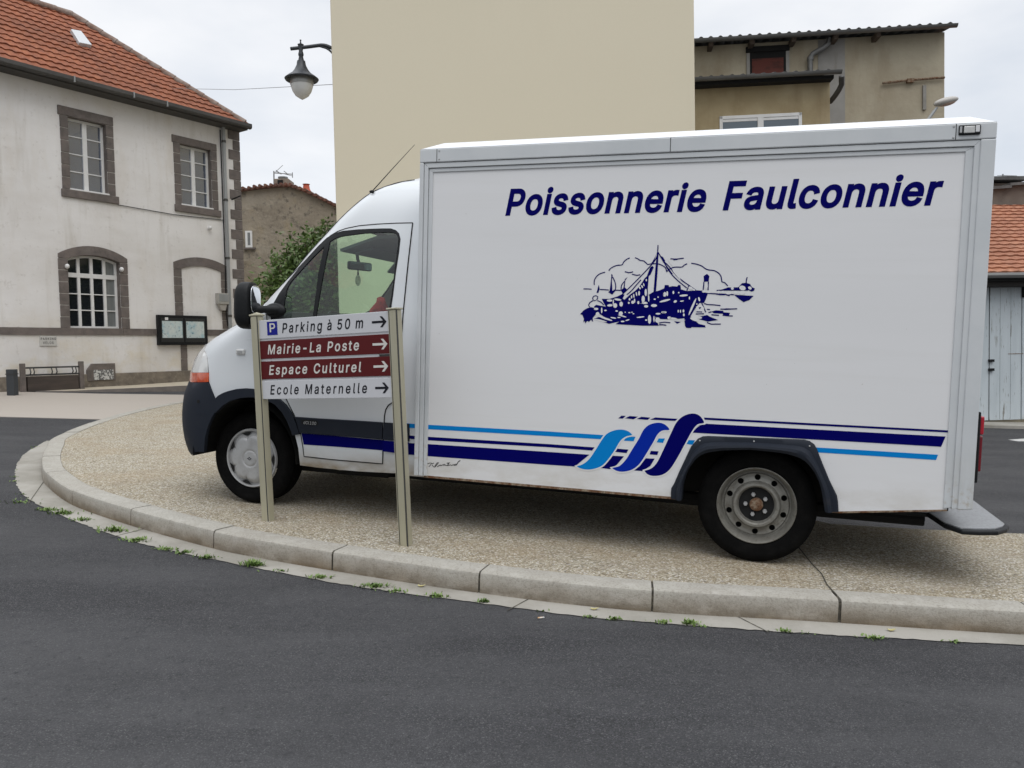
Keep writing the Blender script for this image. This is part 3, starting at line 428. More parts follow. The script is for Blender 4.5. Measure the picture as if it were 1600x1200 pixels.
mb = MB(); sweep(mb, s0, cum[-1], [(.007, -.2), (.007, -.012), (.02, -.008), (.16, -.008), (.16, -.1)], 0, 200)
tag(mb.build('kerb_joints', M_mort, M=G), kind='structure', label='dark joints between the kerb stones', cat='kerb')
inn = []; s = 0
while s < cum[-1]: p, nn = at(s); inn.append(p + nn * .168); s += .15
p, nn = at(cum[-1]); inn.append(p + nn * .168)
poly = inn + [V((10, 5.55)), V((5.5, 5.72)), V((3.7, 5.80)), V((3.0, 5.86)), V((2.45, 5.95)), V((2.2, 6.3)), V((2.2, 14)), V((2.5, 17.2))]
mb = MB(); mb.prismz([(p.x, p.y) for p in poly], -.2, -.004)
tag(mb.build('pavement', M_grav, M=G), kind='structure', label='tan exposed gravel pavement island under the van', cat='pavement')
# thin joint crossing the gravel near the rear wheel
a, b = gp(1268, 880), gp(1307, 929); mb = MB(); strokes(mb, [[a + (a - b) * 1.5, a, a.lerp(b, .35) + V((.012, 0)), a.lerp(b, .7) - V((.008, 0)), b]], .009, lambda x, y: (x, y, -.001))
tag(mb.build('pavement_joint', M_mort, M=G, recalc=False), kind='structure')
gut = [(-5.75, 9.9), (-5.62, 9.5), (-5.37, 8.8), (-4.97, 8.02), (-4.53, 7.3), (-4.06, 6.68), (-3.48, 6.13), (-2.95, 5.69), (-2.37, 5.29), (-1.66, 4.93), (-.95, 4.6), (-.38, 4.41), (.4, 4.17), (.65, 4.12), (1.49, 4.01), (2.56, 3.92), (3.8, 3.83), (6, 3.7), (10, 3.56)]
gl = smoothline(gut, .04)
gw = [p + V((random.uniform(-.007, .007), random.uniform(-.007, .007))) for p in gl]
back = []; s = cum[-1]
while s > 0:
    p, nn = at(s); 
    if p.y > 9.9 and p.x < 0: break
    back.append(p + nn * .03); s -= .1
mb = MB(); cdt([(p.x, p.y) for p in gw] + [(p.x, p.y) for p in back], [], 0, lambda x, y: (x, y, -.125), mb)
tag(mb.build('gutter', M_gut, M=G), kind='structure', label='pale concrete gutter strip along the kerb', cat='gutter')
# two cross joints of the gutter strip
mb = MB(); strokes(mb, [[(-4.3, 7.35), (-3.9, 6.45)], [(.16, 4.45), (.02, 4.22)], [(1.25, 4.25), (1.36, 4.0)], [(-2.62, 5.75), (-2.75, 5.48)]], .008, lambda x, y: (x, y, -.1235))
tag(mb.build('gutter_joints', M_mort, M=G, recalc=False), kind='structure')
# pale concrete crossing, far paving with its kerb
mb = MB(); mb.prismz([(-30, 12.3), (-5.2, 12.3), (-5.2, 16.15), (-9.0, 16.05), (-30, 15.6)], -.2, -.122)
h0 = gp(0, 652, -.122).y; h1 = gp(0, 613, -.122).y
mb = MB(); mb.prismz([(-30, h0), (-5.0, h0 + .1), (-3.0, h1 + 3.5), (-4.9, h1 + .9), (-8.5, h1 + .3), (-30, h1 - .6)], -.2, -.121)
tag(mb.build('crossing', M_cross, M=G), kind='structure', label='pale pinkish concrete crossing over the road', cat='crossing')
kA, kB, kC = gp(100, 611, -.11), gp(200, 607.5, -.06), gp(290, 604, -.02)
kD = kC + (kC - kB) * 4; kZ = kA + (kA - kB) * 4
line = [(kZ, -.119), (kA, -.112), (kB, -.05), (kC, -.0), (kD, .0)]
vs = []; 
for p, z in line: vs += [(p.x, p.y, -.2), (p.x, p.y, z), (p.x + .05, p.y + .14, z), (p.x + 1.2, p.y + 7, max(z, -.02) if z > -.1 else -.03)]
fs = [(j * 4 + q, j * 4 + q + 1, j * 4 + q + 5, j * 4 + q + 4) for j in range(4) for q in (0, 1)]
tag(MB().add(vs, fs).build('far_kerb', M_fkerb, M=G), kind='structure', label='dark lava kerb along the pavement before the stone house', cat='kerb')
tag(MB().add(vs, [(j * 4 + 2, j * 4 + 3, j * 4 + 7, j * 4 + 6) for j in range(4)]).build('far_pavement', M_walk, M=G), kind='structure', label='sandy gravel pavement before the stone house', cat='pavement')
# apron before the garage, white road mark
a = gp(1530, 668, -.11); mb = MB(); mb.prismz([(3.5, a.y), (16, a.y + .3), (16, a.y + 3), (3.5, a.y + 3)], -.2, -.07)
tag(mb.build('garage_apron', M_gut, M=G, bevel=.01), kind='structure', label='low grey concrete apron before the garage doors', cat='apron')
p = [gp(1575, 687, -.126), gp(1605, 685, -.126), gp(1605, 689.5, -.126), gp(1590, 689.5, -.126)]
tag(MB().add([(q.x, q.y, -.126) for q in p], [(0, 1, 2, 3)]).build('road_marking', M_white, M=G, recalc=False), kind='structure')
# weeds in the joint between asphalt and gutter
def leafmat(name, c, c2):
    m = mat(name, c, .55, layers=[(25, .4, .6, c2, .8), (3, .4, .6, tuple(x * .7 for x in c), .6)]); b = m.node_tree.nodes['Principled BSDF']
    b.inputs['Transmission Weight'].default_value = 0; b.inputs['Subsurface Weight'].default_value = 0
    return m
M_weed = leafmat('weed_green', (.11, .19, .04), (.22, .30, .08))
mb = MB()
def tuft(x, y, n, h, sp):
    for _ in range(n):
        a = random.uniform(0, 6.28); r = random.gauss(0, sp); bx, by = x + r * math.cos(a) * 1.4, y + r * math.sin(a) * .6; z = -.127
        l = h * random.uniform(.4, 1.25); d = V((random.gauss(0, .8), random.gauss(0, .8), 1)).normalized(); q = V((-d.y, d.x, 0)); q = (q.normalized() if q.length > .01 else V((1, 0, 0))) * random.uniform(.002, .006)
        b_ = V((bx, by, z)); mid = b_ + d * l * .6; tip = b_ + d * l + V((d.x, d.y, -.3)) * l * .25
        mb.add([b_ - q, b_ + q, mid + q * 1.2, mid - q * 1.2, tip], [(0, 1, 2, 3), (3, 2, 4)])
for (px, py, n, h, sp) in [(75, 797, 90, .03, .05), (100, 803, 120, .035, .05), (130, 813, 60, .03, .04), (178, 830, 120, .045, .045), (215, 845, 80, .035, .04), (262, 859, 50, .025, .05), (290, 864, 60, .025, .04), (325, 872, 50, .03, .03),
    (396, 884, 130, .045, .028), (440, 893, 30, .02, .03), (500, 903, 60, .025, .03), (585, 917, 110, .03, .035), (620, 924, 50, .02, .03), (680, 932, 80, .025, .035), (757, 941, 40, .03, .015), (960, 968, 45, .025, .02), (1035, 973, 40, .02, .03), (1078, 975, 70, .03, .02), (1225, 987, 40, .02, .02), (1365, 997, 50, .02, .03), (30, 785, 60, .02, .12), (1490, 1003, 20, .02, .02), (920, 965, 20, .02, .02)]:
    p = gp(px, py, -.127); tuft(p.x, p.y, n, h, sp)
for _ in range(40):
    p = random.choice(gl[8:]); 
    if p.x < 3.2: tuft(p.x, p.y, random.randint(3, 14), .016, .02)
tag(mb.build('weeds', M_weed, M=G, recalc=False), kind='stuff', label='small green weeds along the gutter joint', cat='weeds')
# cigarette end and small leaves on the asphalt
M_but = mat('cigarette_paper', (.55, .33, .16), .8, layers=[(80, .45, .5, (.7, .66, .6), 1)])
p = gp(845, 965, -.123); d = V((.022, .008, 0)); th = thing('cigarette_end', 'orange cigarette end lying on the asphalt beside the gutter', 'cigarette end', G @ Matrix.Translation((p.x, p.y, -.123)))
MB().tube([(-.016, -.005, 0), (.010, .003, 0)], .0042).build('filter', M_but, th, smooth=40)
MB().tube([(.0102, .0031, 0), (.018, .0055, 0)], .004).build('paper', M_white, th, smooth=40)
M_leaf = mat('dry_leaf', (.5, .46, .22), .8, layers=[(30, .4, .6, (.3, .24, .1), .7)])
for (px, py, lab, h) in [(658, 915, 'pale dry leaf lying in the gutter nearest the sign', -.118), (1392, 984, 'pale yellow leaf in the gutter right of the rear wheel', -.118), (928, 951, 'small dry leaf against the foot of the kerb', -.118)]:
    p = gp(px, py, h); lf = [(math.cos(a) * .022 * (1 + .25 * math.cos(3 * a)), math.sin(a) * .012, .004 * math.cos(2 * a) + .003) for a in [k * .63 for k in range(10)]]
    o = MB().add(lf + [(0, 0, .001)], [(k, (k + 1) % 10, 10) for k in range(10)]).build('fallen_leaf', M_leaf, M=G @ Matrix.Translation((p.x, p.y, h)), solid=.001)
    tag(o, lab, 'leaf')

# ---------------------------------------------------------------- direction sign
M_post = mat('beige_aluminium', (.42, .395, .285), .38, .25, layers=[(2, .4, .7, (.40, .38, .29), .5), ((30, 30, 2), .5, .7, (.52, .5, .4), .4)])
M_pdark = mat('post_groove', (.05, .05, .045), .6)
M_sw = mat('sign_white', (.56, .565, .585), .35, layers=[(2.5, .4, .7, (.53, .54, .56), .5)])
M_sr = mat('sign_maroon', (.095, .009, .010), .5, spec=.2, layers=[(3, .4, .7, (.085, .010, .012), .6)])
M_sb = mat('sign_black', (.010, .011, .016), .5, spec=.2)
M_slet = mat('sign_letters_white', (.62, .60, .56), .4)
M_blue = mat('sign_blue', (.008, .012, .22), .4, spec=.2)
pl, pr_ = G @ GF.onz(419, 812), G @ GF.onz(634, 850)
ezs = V((0, 0, 1))
# lean of the posts, measured: top of the right post
SF = Fr(pl, pr_ - pl, V((-.022, .0, 1)))
th = thing('direction_sign', 'four board direction sign between two beige posts at the kerb', 'sign', SF.M)
xr = SF.on(634, 850).x
def post2(x, ztop, wl, groove):
    w_ = .034; d_ = .032
    mb = MB().box(x - w_, x + w_, -d_, d_, -.15, ztop); o = mb.build('post', M_post, th, bevel=.008)
    for g in groove: MB().box(x + g - .0025, x + g + .0025, -d_ - .0015, -d_ + .01, -.14, ztop - .004).build('groove', M_pdark, o)
    MB().box(x - w_ - .006, x + w_ + .006, -d_ - .006, d_ + .006, ztop, ztop + .012).build('cap', M_post, o, bevel=.004)
    if wl: MB().add([(x - w_, -d_, ztop + .012), (x + w_, -d_, ztop + .012), (x + w_, d_, ztop + .012), (x - w_, d_, ztop + .012), (x, 0, ztop + .028)], [(0, 1, 4), (1, 2, 4), (2, 3, 4), (3, 0, 4)]).build('cap', M_post, o)
z1 = SF.on(402, 494).z; z2 = SF.on(616, 484).z
post2(0, z1, True, (.030,)); post2(xr, z2, False, (-.022, .034))
rows = [((413, 497.5), (609, 489), (414, 526), (610.5, 521.5), M_sw), ((412, 531.5), (610.5, 523), (413, 560), (612, 553.5), M_sr), ((413.5, 564), (612, 557.5), (415, 592), (614, 588), M_sr), ((415, 595.5), (614, 590), (416, 624), (616, 621), M_sw)]
YS = -.020
boards = []
xa, xb = .030, xr - .028
bz = []
for i, (a, b, c, d, m_) in enumerate(rows):
    za, zb_, zc, zd = (SF.on(*q, y=YS).z for q in (a, b, c, d)); zt, zlo = (za + zb_) / 2, (zc + zd) / 2
    o = MB().box(xa, xb, YS, YS + .03, zlo, zt).build('board', m_, th, bevel=.0025); tag(o, label=['white board reading Parking à 50 m', 'maroon board reading Mairie-La Poste', 'maroon board reading Espace Culturel', 'white board reading Ecole Maternelle'][i])
    boards.append(o); bz.append((zlo, zt))
for i in range(3):
    MB().box(xa, xb - (.10 if i == 1 else 0), YS + .006, YS + .024, bz[i + 1][1] + .0015, bz[i][0] - .0015).build('rail', M_sw, th)
MB().box(xb - .098, xb - .002, YS + .008, YS + .022, bz[2][1] + .0015, bz[1][0] - .0015).build('rail_gap', M_pdark, th)
sfn = lambda x, z: (x, YS - .0012, z)
def sp_(px, py): p = SF.on(px, py, y=YS); return (p.x, p.z)
for i, (body, a, b, cp, col, sx) in enumerate([('Parking à 50 m', (441, 520), (568, 512.5), 16.2, M_sb, 1.25), ('Mairie-La Poste', (418.5, 552.5), (561.5, 546.5), 15, M_slet, 1.25), ('Espace Culturel', (420.5, 585), (565, 581), 15.2, M_slet, 1.25), ('Ecole Maternelle', (422.5, 616.5), (574, 615), 14.8, M_sb, 1.28)]):
    zl, zt = bz[i]; pa, pb = sp_(*a), sp_(*b); hz = zt - zl; zb0 = zl + hz * .26
    text(col, boards[i], body, (pa[0], zb0), (pb[0], zb0), hz * .50, sfn, .20, (.028, .034, .034, .026)[i], (.26, .22, .24, .30)[i], (.45, .6, .65, .65)[i])
    ax1 = sp_((604, 605.5, 606.5, 607.5)[i], 500 + 34 * i)[0]; ax0 = sp_((581, 582, 583.5, 586)[i], 500 + 34 * i)[0]; zc = (zl + zt) / 2; t = .0075; hh = hz * .27
    mb = MB().add([sfn(ax0, zc - t), sfn(ax1 - .02, zc - t), sfn(ax1 - .02, zc + t), sfn(ax0, zc + t)], [(0, 1, 2, 3)])
    for s_ in (1, -1):
        f2 = lambda x, z: (x, YS - .0016, z)
        mb.add([f2(ax1, zc), f2(ax1 - hh * .95, zc + s_ * hh), f2(ax1 - hh * .95 - .019, zc + s_ * hh), f2(ax1 - .022, zc)], [(0, 1, 2, 3)] if s_ > 0 else [(3, 2, 1, 0)])
    mb.build('arrow', col, boards[i], recalc=False)
a, b = sp_(417, 503), sp_(434, 523)
o = MB().box(a[0], b[0], YS - .0014, YS - .0006, b[1], a[1]).build('parking_symbol', M_blue, boards[0])
text(M_slet, o, 'P', (a[0] + .024, b[1] + .022), (b[0] - .018, b[1] + .022), (a[1] - b[1]) * .62, lambda x, z: (x, YS - .0026, z), 0, .03)
# ================================================================ delivery van
M_pw = mat('van_white_paint', (.64, .665, .68), .3, coat=.35, layers=[(2, .45, .7, (.62, .65, .675), .5), ((3, 3, 6), .22, .55, (.26, .21, .14), .95, (.36, .50)), (26, .60, .72, (.5, .47, .40), .35, (.3, 1.2))])
M_panel = mat('box_panel_white', (.72, .722, .725), .38, coat=.2, layers=[((.4, 1, 2.2), .4, .65, (.69, .692, .695), .6), ((.6, 1, 14), .55, .72, (.66, .66, .65), .3), ((4, 1, 9), .42, .68, (.47, .44, .37), .6, (.36, .62)), ((40, 1, 40), .70, .74, (.35, .33, .29), .5)])
M_alu = mat('box_frame_grey_white', (.57, .59, .60), .38, .0, layers=[(2.5, .4, .7, (.46, .49, .505), .6), ((12, 12, 3), .52, .7, (.36, .34, .29), .6, (.37, .75)), (30, .52, .66, (.33, .25, .15), .8, (.37, .66)), ((5, 5, 1.2), .45, .65, (.36, .35, .31), .5, (.37, 1.1))])
M_navy = mat('navy_vinyl', (.001, .001, .10), .5, spec=.04)
M_roy = mat('royal_blue_vinyl', (.002, .022, .32), .5, spec=.06)
M_sky = mat('light_blue_vinyl', (.002, .20, .56), .5, spec=.06)
M_vw = mat('white_vinyl', (.64, .645, .655), .35)
M_blk = mat('black_plastic', (.008, .009, .010), .5, spec=.25, layers=[(30, .5, .7, (.018, .018, .02), .5)])
M_bump = mat('bumper_plastic', (.010, .014, .023), .6, spec=.25, layers=[(3, .4, .7, (.015, .019, .028), .7), ((9, 9, 12), .55, .7, (.06, .056, .05), .4, (.35, .7))])
M_tyre = mat('tyre_rubber', (.005, .005, .005), .9, spec=.06, layers=[(14, .45, .7, (.011, .0105, .010), .6)], bump=(60, .3, .003))
M_hub = mat('hubcap_grey', (.42, .425, .425), .4, .2, layers=[(9, .4, .7, (.27, .265, .26), .6), (60, .6, .7, (.16, .14, .12), .4)])
M_steel = mat('wheel_steel', (.24, .235, .21), .5, .35, layers=[(12, .4, .65, (.15, .14, .12), .7), (50, .55, .7, (.10, .08, .06), .6)])
M_rust = mat('rust', (.13, .055, .022), .9, layers=[(25, .4, .6, (.30, .25, .18), .8), (90, .5, .6, (.06, .03, .015), .6)], bump=(80, .6, .004))
M_under = mat('underbody_black', (.008, .008, .008), .9)
M_glass = glass_mat('green_tinted_glass', (.70, .86, .76), .065)
M_inner = mat('cab_inside_dark', (.016, .019, .019), .8)
M_head = mat('headliner_grey', (.16, .19, .19), .9)
M_lens = mat('lamp_lens', (.62, .62, .60), .12, .0, coat=1.0, layers=[((5, 20, 5), .4, .6, (.38, .38, .37), .7)])
M_amb = mat('amber_lens', (.62, .08, .008), .2, coat=1.0, layers=[((40, 40, 12), .4, .6, (.40, .035, .006), .8)])
M_red = mat('red_lens', (.42, .01, .025), .2, coat=1.0)
M_mir = mat('mirror_glass', (.8, .82, .85), .03, 1.0)
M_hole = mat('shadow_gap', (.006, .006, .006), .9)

XVv = V((-.95044691, .30659987, .05145084)); C0 = CAM + (lambda d: d * (-1.37 / UPG.dot(d)))(ray(1180, 879))
YVv = UPG.cross(XVv).normalized(); XVv = YVv.cross(UPG).normalized()
class VF(Fr):
    def __init__(s, o): s.M = Matrix((XVv, YVv, UPG)).transposed().to_4x4(); s.M.translation = o; s.I = s.M.inverted()
VN = VF(C0 - YVv * .98)
van = thing('delivery_van', 'white fishmonger box van parked on the gravel island behind the direction sign', 'van', VN.M)
YB = 1.06
def B(px, py, y=YB): p = VN.on(px, py, y); return (p.x, p.z)

# ---------------------------------------------------------------- cab surface
WT = [(0.300, 0.955), (0.400, 0.975), (0.900, 0.985), (1.200, 0.975), (1.500, 0.950), (1.800, 0.910), (2.000, 0.875), (2.200, 0.820), (2.316, 0.770), (2.431, 0.680), (2.501, 0.570), (2.547, 0.420), (2.582, 0.020)]
LT = [(0.300, 0.600), (0.900, 0.620), (1.100, 0.600), (1.300, 0.500), (1.500, 0.380), (2.100, 0.340), (2.316, 0.300), (2.455, 0.260), (2.582, 0.100)]
XT = [(0.300, 4.470), (0.375, 4.524), (0.477, 4.557), (0.588, 4.575), (0.690, 4.575), (0.819, 4.556), (0.918, 4.507), (0.974, 4.503), (1.040, 4.488), (1.112, 4.450), (1.180, 4.387), (1.247, 4.301), (1.315, 4.169), (1.372, 4.050), (1.438, 3.936), (1.520, 3.794), (1.660, 3.649), (1.800, 3.521), (1.900, 3.441), (2.060, 3.292), (2.170, 3.193), (2.316, 3.041), (2.420, 2.919), (2.501, 2.623), (2.547, 2.473), (2.582, 2.343)]
PE = 2.7; EE = 2 / PE
def smooth_table(t):
    out = []
    for i in range(600):
        z = .2 + i * .004; h = .012 if z < 1.3 else (.045 if z < 2.45 else .02); zc = min(z, t[-1][0]); h = min(h, max(.0, t[-1][0] - zc)) + 1e-4
        out.append(sum(interp(zc + h * (k - 4) / 4, t) for k in range(9)) / 9)
    return out
_W, _L, _X = smooth_table(WT), smooth_table(LT), smooth_table(XT)
def look(t, z):
    f = max(0, min(598.999, (z - .2) / .004)); i = int(f); return t[i] + (t[i + 1] - t[i]) * (f - i)
def WW(z): return look(_W, z)
def LL(z): return look(_L, z)
def XX(z): return look(_X, z)
def cabp(u, z):
    Wd, L, Xf = WW(z), LL(z), XX(z); Xs = max(2.21, Xf - L); L = max(.01, Xf - Xs)
    if u <= 1: return V((2.2 + (Xs - 2.2) * u, Wd, z))
    a = min(1, u - 1) * math.pi / 2
    return V((Xs + L * math.sin(a) ** EE, Wd * max(0, math.cos(a)) ** EE, z))
def cab(u, z, off=0.0):
    p = cabp(u, z)
    if off:
        e = .004; a = cabp(min(2, u + e), z) - cabp(max(0, u - e), z); b = cabp(u, z + e) - cabp(u, z - e); n = b.cross(a)
        if n.length > 1e-9: p = p + n.normalized() * (-off if n.y < -1e-6 else off)
    return p
def cabinv(p):
    Wd, L, Xf = WW(p.z), LL(p.z), XX(p.z); Xs = max(2.21, Xf - L); L = max(.01, Xf - Xs)
    if p.x <= Xs: return ((p.x - 2.2) / max(.01, Xs - 2.2), p.z)
    s_ = min(1, (p.x - Xs) / L) ** (1 / EE); c_ = max(0, min(1, p.y / Wd)) ** (1 / EE)
    return (1 + math.atan2(s_, c_) / (math.pi / 2), p.z)
def cabf(p):      # negative inside
    if p.z > 2.58 or p.z < .2: return .2
    Wd, L, Xf = max(.01, WW(p.z)), LL(p.z), XX(p.z); Xs = max(2.2, Xf - L); L = max(.01, Xf - Xs)
    if p.x <= Xs: return abs(p.y) / Wd - 1
    return (((p.x - Xs) / L) ** PE + (abs(p.y) / Wd) ** PE) ** (1 / PE) - 1
def K(px, py):
    """(u, z) of a measured point on the near side of the cab"""
    o, d = VN.ray(px, py); t0 = (1.15 - o.y) / d.y; t1 = (.0 - o.y) / d.y; best = (9, None); prev = None
    for i in range(161):
        t = t0 + (t1 - t0) * i / 160; p = o + d * t; f = cabf(p)
        if f < 0 and prev is not None:
            a, b = prev, t
            for _ in range(20):
                m_ = (a + b) / 2
                if cabf(o + d * m_) < 0: b = m_
                else: a = m_
            return cabinv(o + d * b)
        if f < best[0]: best = (f, p)
        prev = t
    return cabinv(best[1])
def KP(pts, step=14, closed=True):
    """polygon of (u, z); pixel points are pairs above 10, others are already (u, z)"""
    out = []; n = len(pts); rng = range(n if closed else n - 1)
    for i in rng:
        a, b = pts[i], pts[(i + 1) % n]
        if a[0] > 10 and b[0] > 10:
            k = max(1, int(math.hypot(a[0] - b[0], a[1] - b[1]) / step)); out += [K(a[0] + (b[0] - a[0]) * j / k, a[1] + (b[1] - a[1]) * j / k) for j in range(k)]
        else:
            A = K(*a) if a[0] > 10 else a; C = K(*b) if b[0] > 10 else b; k = max(1, int(max(abs(A[0] - C[0]) / .06, abs(A[1] - C[1]) / .08)))
            out += [(A[0] + (C[0] - A[0]) * j / k, A[1] + (C[1] - A[1]) * j / k) for j in range(k)]
    if not closed: out.append(K(*pts[-1]) if pts[-1][0] > 10 else pts[-1])
    return out
def skin(name, outline, holes, m, off, parent=None, sides=(1, -1), solid=.012, step=(.05, .06), **kw):
    """sheet on the cab surface; one object per side, both sides in one mesh when sides == 'both'"""
    def mk(sg, mb): cdt(outline, holes, step, lambda u, z: (lambda p: (p.x, p.y * sg, p.z))(cab(u, z, off)), mb)
    res = []
    if sides == 'both':
        mb = MB(); mk(1, mb); mk(-1, mb); o = mb.build(name, m, parent or van, smooth=60, weld=True, solid=solid, wn=True, **kw); return o
    for sg in sides:
        mb = MB(); mk(sg, mb); res.append(mb.build(name, m, (parent[sg] if isinstance(parent, dict) else parent) or van, smooth=60, solid=solid, wn=True, **kw))
    return dict(zip(sides, res))
archi = [(467, 727), (464, 700), (457, 673), (450, 656), (443, 644), (432, 632), (419, 625), (404, 621), (390, 620.5), (376, 622), (363, 626), (350, 634), (339, 645), (331, 658), (326, 670), (322.5, 685), (321, 702)]
DOOR = [(645, 348.5), (620, 349), (590, 350.5), (562, 353), (542, 357), (528, 362), (518, 368), (508, 376), (499, 385), (484, 401), (470, 416), (445, 442), (420, 467), (417, 490), (419, 520), (424, 560), (436, 600), (450, 628), (461, 650), (470, 676), (474, 700), (475.5, 713), (520, 718), (560, 721.5), (598, 724.5), (599, 690), (601, 650), (603, 640), (607, 633), (615, 628), (621, 610), (626, 560), (630, 490), (638, 410)]
SURR = [(425, 503), (422, 490), (427, 476), (437, 459), (451, 440), (468, 419), (483, 401.5), (498, 385), (511, 372.5), (523, 365), (537, 361), (557, 359), (577, 358), (598, 357.3), (611, 357.3), (619, 360), (624, 365), (626.3, 374), (624, 395), (619, 427), (615, 460), (612, 480), (609, 500), (604, 505), (560, 506), (500, 505)]
QTR = [(507, 385.5), (490, 402), (470, 424), (455, 441), (449, 452), (446, 466), (443.5, 482), (442, 497), (488.5, 499), (490, 490), (494, 460), (498, 427)]
MAIN = [(516, 378), (524, 373), (532, 370), (540, 368.5), (571, 364.6), (595, 363.6), (613, 363.6), (619.5, 366.2), (622.5, 372), (622.5, 382), (618, 413), (614, 449), (610, 474), (606, 499), (560, 500), (493, 499), (495, 491), (502.5, 446), (509.5, 408)]
kD, kS, kQ, kM = KP(DOOR), KP(SURR), KP(QTR), KP(MAIN)
ZI1, ZI0 = K(303, 583)[1], K(301, 597.5)[1]
# body shell: side, bonnet, scuttle, roof; holes for the doors; notch for windscreen
WSN = [(2, 2.20), (1.7, 2.18), (1.46, 2.10), (1.38, 2.0), (1.35, 1.75), (1.34, 1.52), (1.40, 1.45), (1.7, 1.42), (2, 1.415)]
lamp_in = [(322, 538), (324, 556), (326, 582), (326.5, 597)]
body_out = KP([(0, 2.58), (2, 2.58), (2, 2.20)] + WSN[1:-1] + [(2, 1.415), (2, 1.22), (1.60, 1.235), (1.42, 1.22), (321, 538), (324, 556), (326.5, 582), (327, 597), (331, 608), (337.5, 624), (339, 634)] + [(350, 634 - 2), (363, 623), (376, 620), (390, 618), (404, 619), (419, 622), (432, 629), (443, 641), (452, 656), (459, 672), (466, 700), (469, 727)] + [(500, 731), (560, 736.5), (619, 739.5), (641, 743.5), (0, K(641, 743.5)[1]), (0, 1.5)])
body = skin('cab_body', body_out, [kD], M_pw, 0, sides='both', solid=.01, step=(.04, .05))
doors = skin('door', kD, [kS], M_pw, .004, sides=(1, -1), solid=.012)
seals = skin('window_seal', kS, [kQ, kM], M_blk, .006, parent=doors, solid=.014)
skin('quarter_glass', kQ, [], M_glass, .000, parent=doors, solid=0, step=(.1, .1))
skin('window_glass', kM, [], M_glass, .000, parent=doors, solid=0, step=(.1, .1))
skin('windscreen', KP(WSN), [], M_glass, -.002, sides='both', solid=0)
skin('windscreen_seal', KP([(1.9999, 2.22), (1.7, 2.20), (1.45, 2.12), (1.365, 2.0), (1.335, 1.75), (1.325, 1.51), (1.38, 1.43), (1.7, 1.395), (1.9999, 1.39), (1.9999, 1.44), (1.72, 1.445), (1.43, 1.47), (1.36, 1.55), (1.37, 1.75), (1.40, 1.99), (1.48, 2.07), (1.72, 2.15), (1.9999, 2.17)]), [], M_blk, .003, sides='both', solid=.008)
def seam(pts, r, m, parent, off=.001, closed=False, sides=(1, -1), name='seam'):
    kp = KP(pts, 10, closed); 
    if closed: kp.append(kp[0])
    for sg in sides:
        mb = MB(); mb.tube([(lambda p: (p.x, p.y * sg, p.z))(cab(u, z, off)) for u, z in kp], r, 6); mb.build(name, m, (parent[sg] if isinstance(parent, dict) else parent), smooth=60)
seam(DOOR, .0042, M_hole, doors, .003, True, name='door_gap')
# bonnet line, rain channel along the windscreen and roof
seam([(427, 452), (443, 440.5), (478, 397.5), (505, 367.8), (526, 345), (558, 316), (582, 298), (600, 291), (617, 285.6), (648, 281.2)], .0035, M_bump, van, .001, name='drip_rail')
seam([(385, 531), (405, 530), (440, 530), (480, 533)], .0022, M_alu, van, -.001, name='bonnet_crease')
# lower door strip, arch trim, bumper
strip = skin('rub_strip', KP([(463, 651), (500, 653.5), (560, 657), (599, 659.5), (599, 686.5), (560, 683), (500, 678.5), (470, 676), (467, 664)]), [], M_bump, .022, parent=doors, solid=.03, bevel=.004)
skin('rub_strip', KP([(601, 660), (640, 662), (640, 689), (600, 686.5)]), [], M_bump, .020, solid=.03)
skin('arch_trim', KP([(337.5, 624), (343, 618), (350, 614), (358, 611), (372, 607.5), (385, 606.5), (403, 608), (421, 613), (437, 622), (448, 632), (457, 645), (464, 660), (470, 678), (459, 680)] + archi[2:13]), [], M_bump, .022, solid=.04, step=(.03, .03), bevel=.004)
bum = skin('bumper', KP([(327, 597.5), (331, 608), (337.5, 624), (339.5, 640), (332, 653), (326, 667), (322, 683), (320.5, 706), (310, 705), (1.35, .345), (2, .345), (2, ZI0), (1.7, ZI0), (301.5, 598)]), [], M_bump, .012, sides='both', solid=.03, step=(.04, .05))
seam([(290, 640), (305, 645), (325, 650)], .001, M_bump, bum, .013)
for sg in (1, -1):
    p = cab(*K(312, 627), .012); MB().lathe([(.0001, .004), (.012, .004), (.012, -.004)], 12, Matrix.Translation((p.x, p.y * sg, p.z)) @ Matrix.Rotation(R3(-90 * sg), 4, 'X')).build('bumper_plug', M_hole, bum)
hl = skin('headlight', KP([(321.5, 539), (324, 556), (326, 582), (315, 582), (304.5, 582.3), (1.62, ZI1 + .002), (1.60, 1.20), (1.42, 1.215)]), [], M_lens, .006, solid=.03)
skin('indicator', KP([(326.2, 582.3), (327, 596.8), (314, 597.2), (301.5, 597.5), (1.62, ZI0), (1.62, ZI1), (304, 582.6), (315, 582.3)]), [], M_amb, .009, solid=.03)
skin('grille', KP([(1.66, .975), (2, .975), (2, 1.19), (1.64, 1.19)]), [], M_blk, .004, sides='both')
skin('stripe', KP([(471.5, 676.8), (520, 680.5), (560, 684), (598.5, 687.5), (598, 703.5), (560, 700.5), (520, 697.5), (475, 694.5)]), [], M_navy, .0055, parent={1: doors[1]}, sides=(1,), solid=0)
for q in ([(600, 687.5), (641, 690.5), (641, 709.5), (600, 704.5)], [(636, 661.3), (648.5, 662.3), (648.5, 669), (636, 668)], [(636, 680), (648.5, 681), (648.5, 686.2), (636, 685.2)], [(636, 691.8), (648.5, 692.7), (648.5, 711), (636, 710)]):
    m_ = M_sky if q[0][1] < 670 else M_navy
    skin('stripe', KP(q), [], m_, .0235 if q[0][0] == 600 else .003, sides=(1,), solid=0, parent={1: van})
